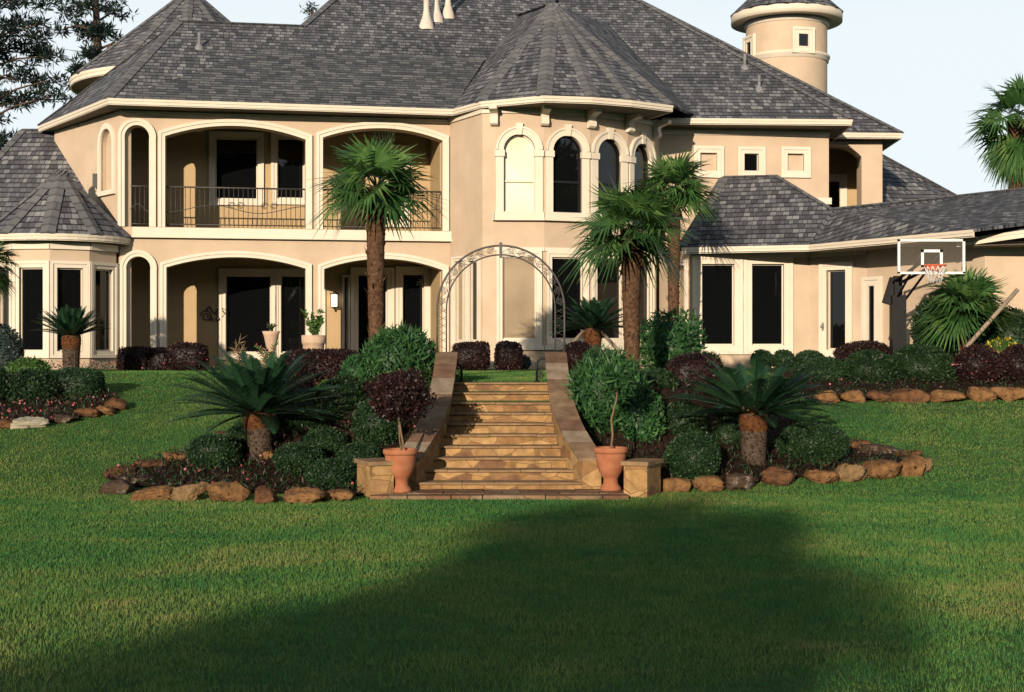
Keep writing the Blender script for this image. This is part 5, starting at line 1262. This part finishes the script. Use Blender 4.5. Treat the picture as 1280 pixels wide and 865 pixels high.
mb = MB(); mb.tube([(0, 0, -0.02), (0.03, 0.05, hd.z*.25), (0.02, .15, hd.z*.5), (hd.x*.8, hd.y*.8, hd.z*.8), tuple(hd)], [0.017, 0.016, 0.015, 0.013, 0.010], 8); mb.build('trunk', stem_m, root, fix=False)
foliage((0.30, 0.26, 0.30), 650, .15, .03, LEAF['oleander'], 883, 0, .35, fuzz=.35, up=.6, parent=root, centre=tuple(hd+Vector((0, .1, .10))), core=.3, name='crown')

# planter before the porch pier
Yp = 33.6; p = U(392, 443, Yp); h = U(0, 419, Yp).z-1.5; r_ = 14/F*Yp
root = empty('planter', (p.x, Yp, 1.5), 'weathered barrel planter of trailing green plants before the porch pier', 'planter')
mb = MB(); mb.lathe([(0, 0), (r_*.82, 0), (r_*.9, h*.3), (r_*.95, h*.31), (r_*.95, h*.38), (r_*.92, h*.39), (r_*.97, h*.75), (r_*1.02, h*.76), (r_*1.06, h*.8), (r_*1.08, h), (r_*.95, h), (r_*.9, h*.9)], (0, 0, 0), 28); mb.build('body', paleterra, root)
mb = MB(); mb.lathe([(0, h*.92), (r_*.93, h*.91)], (0, 0, 0), 20); mb.build('potting_soil', soil, root)
def tuft(px, y0, Y, wpx, base_z, n, L, W, mat, label, seed, name='potted_plant', sprays=7, hgt=None, flowers=None):
    """a loose upright plant: a few leafy sprays"""
    rs = rng(seed); c = U(px, y0, Y); H = c.z-base_z; rw = wpx/2/F*Y
    root = empty(name, (c.x, Y, base_z), label, 'plant'); mb = MB(); P, Dv = [], []
    for k in range(sprays):
        a_ = rs.uniform(0, 6.28); rr = rw*rs.uniform(.25, 1); hh = H*rs.uniform(.6, 1); tp = np.array([rr*math.cos(a_), rr*math.sin(a_), hh]); md = np.array([tp[0]*.35, tp[1]*.35, hh*.6])
        mb.tube([(0, 0, -.05), tuple(md), tuple(tp)], [.010, .007, .003], 5)
        for q in range(n//sprays):
            t = rs.uniform(.2, 1); b0 = (2*t*(1-t))*md+t*t*tp; P.append(b0); Dv.append(unit(rs.normal(size=3)*.8+np.array([0, 0, .5])))
    mb.build('stems', stem_m, root, fix=False); P = np.array(P); Dv = np.array(Dv); V_, F_ = leaves(P, Dv, L*rs.uniform(.6, 1.2, len(P)), W, rs)
    mi = (rs.rand(len(P)) < (flowers or 0)).astype(int)
    npmesh('leaves', V_, F_, [LEAF[mat], LEAF['pink']], root, rs.rand(len(P)), mi)
tuft(393, 388, Yp, 36, 1.5+h*.9, 420, .13, .06, 'light', 'bright leafy plant spilling from the barrel planter', 5)
tuft(337, 428, 33.2, 56, 1.5, 380, .10, .035, 'light', 'loose flowering plant before the big porch window', 6, 'flowering_plant', 11, flowers=.12)
tuft(300, 425, 33.4, 18, 1.5, 60, .3, .03, 'dead', 'dry reedy stems before the left of the porch window', 7, 'flowering_plant', 6)
Yu = 33.9; p = U(339, 443, Yu); root = empty('urn', (p.x, Yu, 1.5), 'small pale footed urn of greenery behind the left cycad', 'urn'); hu = U(0, 414, Yu).z-1.5
mb = MB(); mb.lathe([(0, 0), (.17, 0), (.17, hu*.12), (.07, hu*.2), (.06, hu*.5), (.12, hu*.6), (.18, hu*.9), (.22, hu), (.17, hu)], (0, 0, 0), 20); mb.build('body', paleterra, root)
tuft(339, 405, Yu, 16, 1.5+hu, 90, .1, .04, 'green', 'small tuft of leaves in the pale footed urn', 8)

# ------------------------------------------------------------------ basketball hoop
HY = 31.8; hb = U(1122, 440, HY); hb.z = 1.5
root = empty('basketball_hoop', hb, 'black-posted basketball hoop with clear backboard beyond the far right bed', 'basketball hoop')
L_ = lambda px, py, dy=0.0: U(px, py, HY+dy)-hb
mb = MB(); mb.box((0, 0, (L_(0, 345).z)/2), (0.17, 0.17, L_(0, 345).z)); mb.build('post', blackp, root)
mb = MB(); mb.box((0, -0.02, L_(0, 400).z-0.2), (0.30, 0.30, L_(0, 382).z)); mb.build('post_pad', blackp, root)
bx0, bx1, bz0, bz1 = L_(1122, 0, -1).x, L_(1206, 0, -1).x, L_(0, 342, -1).z, L_(0, 299, -1).z; bcx = (bx0+bx1)/2
mb = MB()
for (a0, a1, c0, c1) in ((bx0, bx0+.05, bz0, bz1), (bx1-.05, bx1, bz0, bz1), (bx0, bx1, bz0-.01, bz0+.04), (bx0, bx1, bz1-.05, bz1)):
    mb.box(((a0+a1)/2, -1.0, (c0+c1)/2), (a1-a0, .05, c1-c0))
mb.build('backboard_frame', whitep, root)
mb = MB(); mb.box((bcx, -1.0, (bz0+bz1)/2), (bx1-bx0-.1, .012, bz1-bz0-.08)); mb.build('backboard_glass', board_m, root)
mb = MB(); sqx0, sqx1, sqz0, sqz1 = L_(1151, 0, -1).x, L_(1178, 0, -1).x, L_(0, 334, -1).z, L_(0, 312, -1).z
for (a0, a1, c0, c1) in ((sqx0, sqx0+.06, sqz0, sqz1), (sqx1-.06, sqx1, sqz0, sqz1), (sqx0, sqx1, sqz1-.06, sqz1), (sqx0, sqx1, sqz0, sqz0+.05)):
    mb.box(((a0+a1)/2, -1.02, (c0+c1)/2), (a1-a0, .012, c1-c0))
mb.build('target_square', whitep, root)
mb = MB(); rc_ = Vector((bcx, -1.28, bz0+.16)); mb.tube([rc_+Vector((.23*math.cos(a_), .23*math.sin(a_), 0)) for a_ in np.linspace(0, 6.2832, 25)], .017, 6); mb.box((bcx, -1.035, bz0+.13), (.3, .05, .14)); mb.build('rim', orangep, root)
mb = MB()
for k in range(12):
    a_ = k*math.pi/6
    for sg in (-1, 1):
        mb.tube([rc_+Vector((.23*math.cos(a_), .23*math.sin(a_), 0)), rc_+Vector((.17*math.cos(a_+sg*.3), .17*math.sin(a_+sg*.3), -.18)), rc_+Vector((.13*math.cos(a_), .13*math.sin(a_), -.38))], .006, 4)
mb.build('net', whitep, root)
pt = Vector((0, 0, L_(0, 350).z)); mb = MB()
for dx in (-.09, .09):
    mb.tube([pt+Vector((dx, 0, -.05)), Vector((bcx+dx*2.2, -.95, bz0+.25))], .035, 6); mb.tube([pt+Vector((dx, 0, -.55)), Vector((bcx+dx*2.2, -.95, bz1-.3))], .03, 6)
mb.box(pt+Vector((-.12, .1, -.25)), (.22, .14, .6), Matrix.Rotation(.3, 3, 'Y')); mb.build('support_arms', blackp, root)

# ------------------------------------------------------------------ trees
def tree_clumps(cl, n, L, W, mat, seed, parent, name='crown', flat=.7, drp=0.0):
    rs = rng(seed); PV, PF, RN = [], [], []; off = 0
    for (c, r_) in cl:
        k = int(n*r_*r_); D = unit(rs.normal(size=(k, 3))); P = np.array(c)+D*r_*(rs.rand(k)**.45)[:, None]*np.array([1, 1, flat]); dv = unit(D+rs.normal(size=(k, 3))*.6+np.array([0, 0, .35-drp]))
        V_, F_ = leaves(P, dv, L*rs.uniform(.6, 1.3, k), W, rs); PV.append(V_); PF.append(F_+off); off += len(V_); RN.append(np.clip(rs.uniform(0, .6)+rs.uniform(-.1, .4, k), 0, 1))
    return npmesh(name, np.concatenate(PV), np.concatenate(PF), mat, parent, np.concatenate(RN))
def pine(pts_px, trunk_px, Y, label, seed, n=300, extra=()):
    """trunk_px: trunk polyline in pixels; pts_px: (px, py, radius px) of the needle clumps on limbs"""
    rs = rng(seed); base = U(trunk_px[0][0], 0, Y); base.z = 1.5; root = empty('pine_tree', base, label, 'pine tree', 'tall pines behind the left of the house')
    mb = MB(); tp = [Vector((0, 0, -.3))]+[U(x, y, Y)-base for x, y in trunk_px]; mb.tube(tp, list(np.linspace(.34, .10, len(tp))), 10); mb.build('trunk', pinebark, root, fix=False)
    lb = MB(); cl = []; ax_ = [U(x, y, Y)-base for x, y in trunk_px]
    for (px, py, r_) in pts_px:
        dy = rs.uniform(-2.2, 2.2); c = U(px, py, Y+dy)-base; zt = c.z-rs.uniform(.3, 1.3)
        q = min(ax_, key=lambda v: abs(v.z-zt)); q2 = Vector((q.x, q.y, zt)) if len(ax_) < 2 else q.lerp(q, 0); q2 = Vector((q.x, 0, min(max(zt, ax_[0].z), ax_[-1].z)))
        md = q2.lerp(c, .55)+Vector((0, 0, .25)); lb.tube([q2, md, c], [.07, .045, .018], 5)
        R_ = r_/F*Y
        for k in range(7): cl.append((c+Vector(rs.normal(size=3))*R_*Vector((.55, .55, .3)).x if False else c+Vector((rs.normal()*R_*.55, rs.normal()*R_*.55, rs.normal()*R_*.28)), R_*rs.uniform(.28, .48)))
        for k in range(5):
            d = Vector((rs.normal()*R_*.7, rs.normal()*R_*.7, rs.normal()*R_*.35)); lb.tube([c, c+d], [.02, .008], 4)
    lb.build('limbs', pinebark, root, fix=False); tree_clumps(cl, n*2.3, .36, .07, LEAF['pine'], seed+1, root, flat=.6)
pine([(88, 10, 20), (112, 5, 16), (140, 12, 16), (102, 38, 22), (74, 38, 12), (130, 42, 18), (148, 48, 10), (112, 66, 18), (128, 78, 16), (96, 88, 14), (118, 100, 20), (140, 88, 12), (90, 104, 12), (152, 20, 8), (105, -20, 20), (130, -30, 20), (115, -60, 22), (160, 58, 6)],
     [(122, 300), (122, 120), (122, 60), (120, 10), (119, -70)], 68, 'open-crowned pine with a straight pinkish trunk left of the rear turret', 51)
pine([(8, 6, 16), (40, 4, 18), (22, 30, 20), (50, 30, 10), (4, 42, 14), (48, 66, 22), (26, 60, 14), (66, 70, 14), (14, 92, 20), (42, 100, 18), (70, 98, 10), (6, 118, 22), (30, 122, 18), (64, 120, 14), (84, 124, 8), (4, 150, 8), (8, 172, 12), (3, 190, 12), (-25, 60, 26), (-30, 130, 28), (-25, 10, 26), (-20, 180, 24), (45, 45, 12)],
     [(-40, 300), (-40, 150), (-38, 60), (-37, -20)], 60, 'nearer pine cut by the left edge with dark layered boughs', 57, n=330)
pine([(386, 14, 7), (392, 10, 7), (398, 18, 7), (389, 20, 6)], [(391, 260), (391, 22)], 90, 'treetop just showing over the roof ridge left of the main peak', 61, n=200)

# the big tree behind the viewer, to the left, whose shadow lies on the lawn
def lat_pt(l, a_, z): return Vector((l*.957+a_*.29, -l*.29+a_*.957, z))
base = lat_pt(-3.5, -34.65, 0.0); base.z = gz(base.x, base.y)
root = empty('broadleaf_tree', base, 'tall broad tree behind the viewer whose crown shades the near lawn', 'tree')
mb = MB(); mb.tube([(0, 0, -.3), (.1, 0, 2.5), (0, .1, 5), (-.1, 0, 8), (0, 0, 10.5)], [.42, .34, .28, .18, .06], 12); mb.build('trunk', bark, root, fix=False)
rs = rng(77); cl = []
def cadd(l, z, r_, da=0.0): cl.append((lat_pt(l, -34.65+da, z)-base, r_))
for (l, z, r_) in [(-3.9, 11.25, .9), (-2.6, 11.3, .9), (-4.55, 11.3, .6), (-2.0, 11.1, .6), (-3.0, 10.5, 1.1), (-3.7, 10.2, .75), (-4.2, 9.7, .6), (-2.3, 10.2, 1.2), (-1.15, 10.3, .6), (-1.5, 9.7, .8), (-.75, 9.95, .5), (-1.1, 9.2, .75), (-3.4, 8.9, 1.5), (-2.1, 8.7, 1.2), (-4.7, 9.1, .7), (-3.5, 7.4, 2.3), (-2.0, 7.5, 1.3), (-5.0, 7.4, 1.4), (-3.4, 6.0, 2.2), (-2.0, 6.3, 1.3), (-5.2, 6.2, 1.3)]:
    for k in range(6): cadd(l+rs.normal()*r_*.36, z+rs.normal()*r_*.25, r_*rs.uniform(.42, .7), rs.normal()*r_*.6)
lb = MB()
for c, r_ in cl[::3]:
    q = Vector((0, 0, max(2.5, min(9.5, c.z-1.2)))); lb.tube([q, q.lerp(c, .6)+Vector((0, 0, .1)), c], [.12, .06, .02], 6)
lb.build('limbs', bark, root, fix=False); tree_clumps(cl, 270, .28, .17, LEAF['green'], 78, root, flat=.9)
# unseen wood behind the viewer, added for pane reflections and to block low skylight
rs = rng(91); cl = []
for i in range(150):
    x = -170+310*(i/150)+rs.uniform(-2, 2); top = 15+4*math.sin(i*.35)+rs.uniform(-2, 3)
    for k in range(5): cl.append((Vector((x+rs.normal()*1.5, -95+rs.normal()*4, top*(.1+.2*k))), rs.uniform(2.6, 3.9)))
for i in range(120):  # nearer tree belts added to cut sky fill, gap left for the sun
    right = i < 70; x = 2+75*(i/70) if right else -58-90*((i-70)/50); top = 19+3*math.sin(i*.6)+rs.uniform(-3, 3)
    for k in range(6): cl.append((Vector((x+rs.normal()*1.5, -50+rs.normal()*3, top*(.08+.16*k))), rs.uniform(2.2, 3.6)))
tag(tree_clumps(cl, 42, .9, .6, LEAF['green'], 92, None, 'added_wood'), 'dark unseen wood added behind the viewer to block skylight', 'wood', kind='stuff')

# ------------------------------------------------------------------ mown grass
def grass():
    rs = rng(7); out = []
    bands = [(4.5, 8, 1900), (8, 12, 2600), (12, 16, 2100), (16, 21, 1600), (21, 26, 1150), (26, 36.5, 650)]
    for (y0, y1, dn) in bands:
        hw = .37*y1+3.6; n_ = int((y1-y0)*2*hw*dn); X = rs.uniform(-hw, hw, n_); Y_ = rs.uniform(y0, y1, n_)
        k = np.abs(X) < .37*Y_+3.6
        for bp in (BED_L, BED_R, BED_FL, BED_FR): k &= ~in_poly(X, Y_, bp)
        k &= ~((np.abs(X-XS) < 1.45) & (Y_ > 20.1) & (Y_ < 23.75)); k &= ~((X > -1.97) & (X < 1.62) & (Y_ > 19.41) & (Y_ < 20.4))
        k &= ~((Y_ > 36.0) & (X < -2)); k &= ~((Y_ > 35.9) & (X > -2.2) & (X < 4)); k &= ~((Y_ > 35.5) & (X < -9.5))
        out.append(np.stack([X[k], Y_[k]], 1))
    XY = np.concatenate(out); n_ = len(XY); X, Y_ = XY[:, 0], XY[:, 1]; Z = ground_z(X, Y_)
    dist = Y_; patch = .5+.5*np.sin(X*1.7+np.sin(Y_*1.3)*1.5)*np.sin(Y_*2.1+X*.6)
    H = rs.uniform(.022, .045, n_)*(.8+.35*patch); Wd = .0042+.00042*dist; a_ = rs.uniform(0, 6.283, n_); ln = rs.uniform(.15, 1.1, n_)
    dx, dy = np.cos(a_), np.sin(a_); P = np.stack([X, Y_, Z-.004], 1); S = np.stack([-dy, dx, np.zeros(n_)], 1)*Wd[:, None]*.5
    T = P+np.stack([dx*ln*H, dy*ln*H, H], 1)
    V_ = np.stack([P-S, P+S, T], 1).reshape(-1, 3)
    tag(npmesh('grass', V_, np.arange(3*n_).reshape(n_, 3), blade_m, None, np.clip(rs.rand(n_)*.8+.2*patch, 0, 1)), 'mown green lawn grass', 'grass', kind='stuff')
    return n_
print('blades', grass())
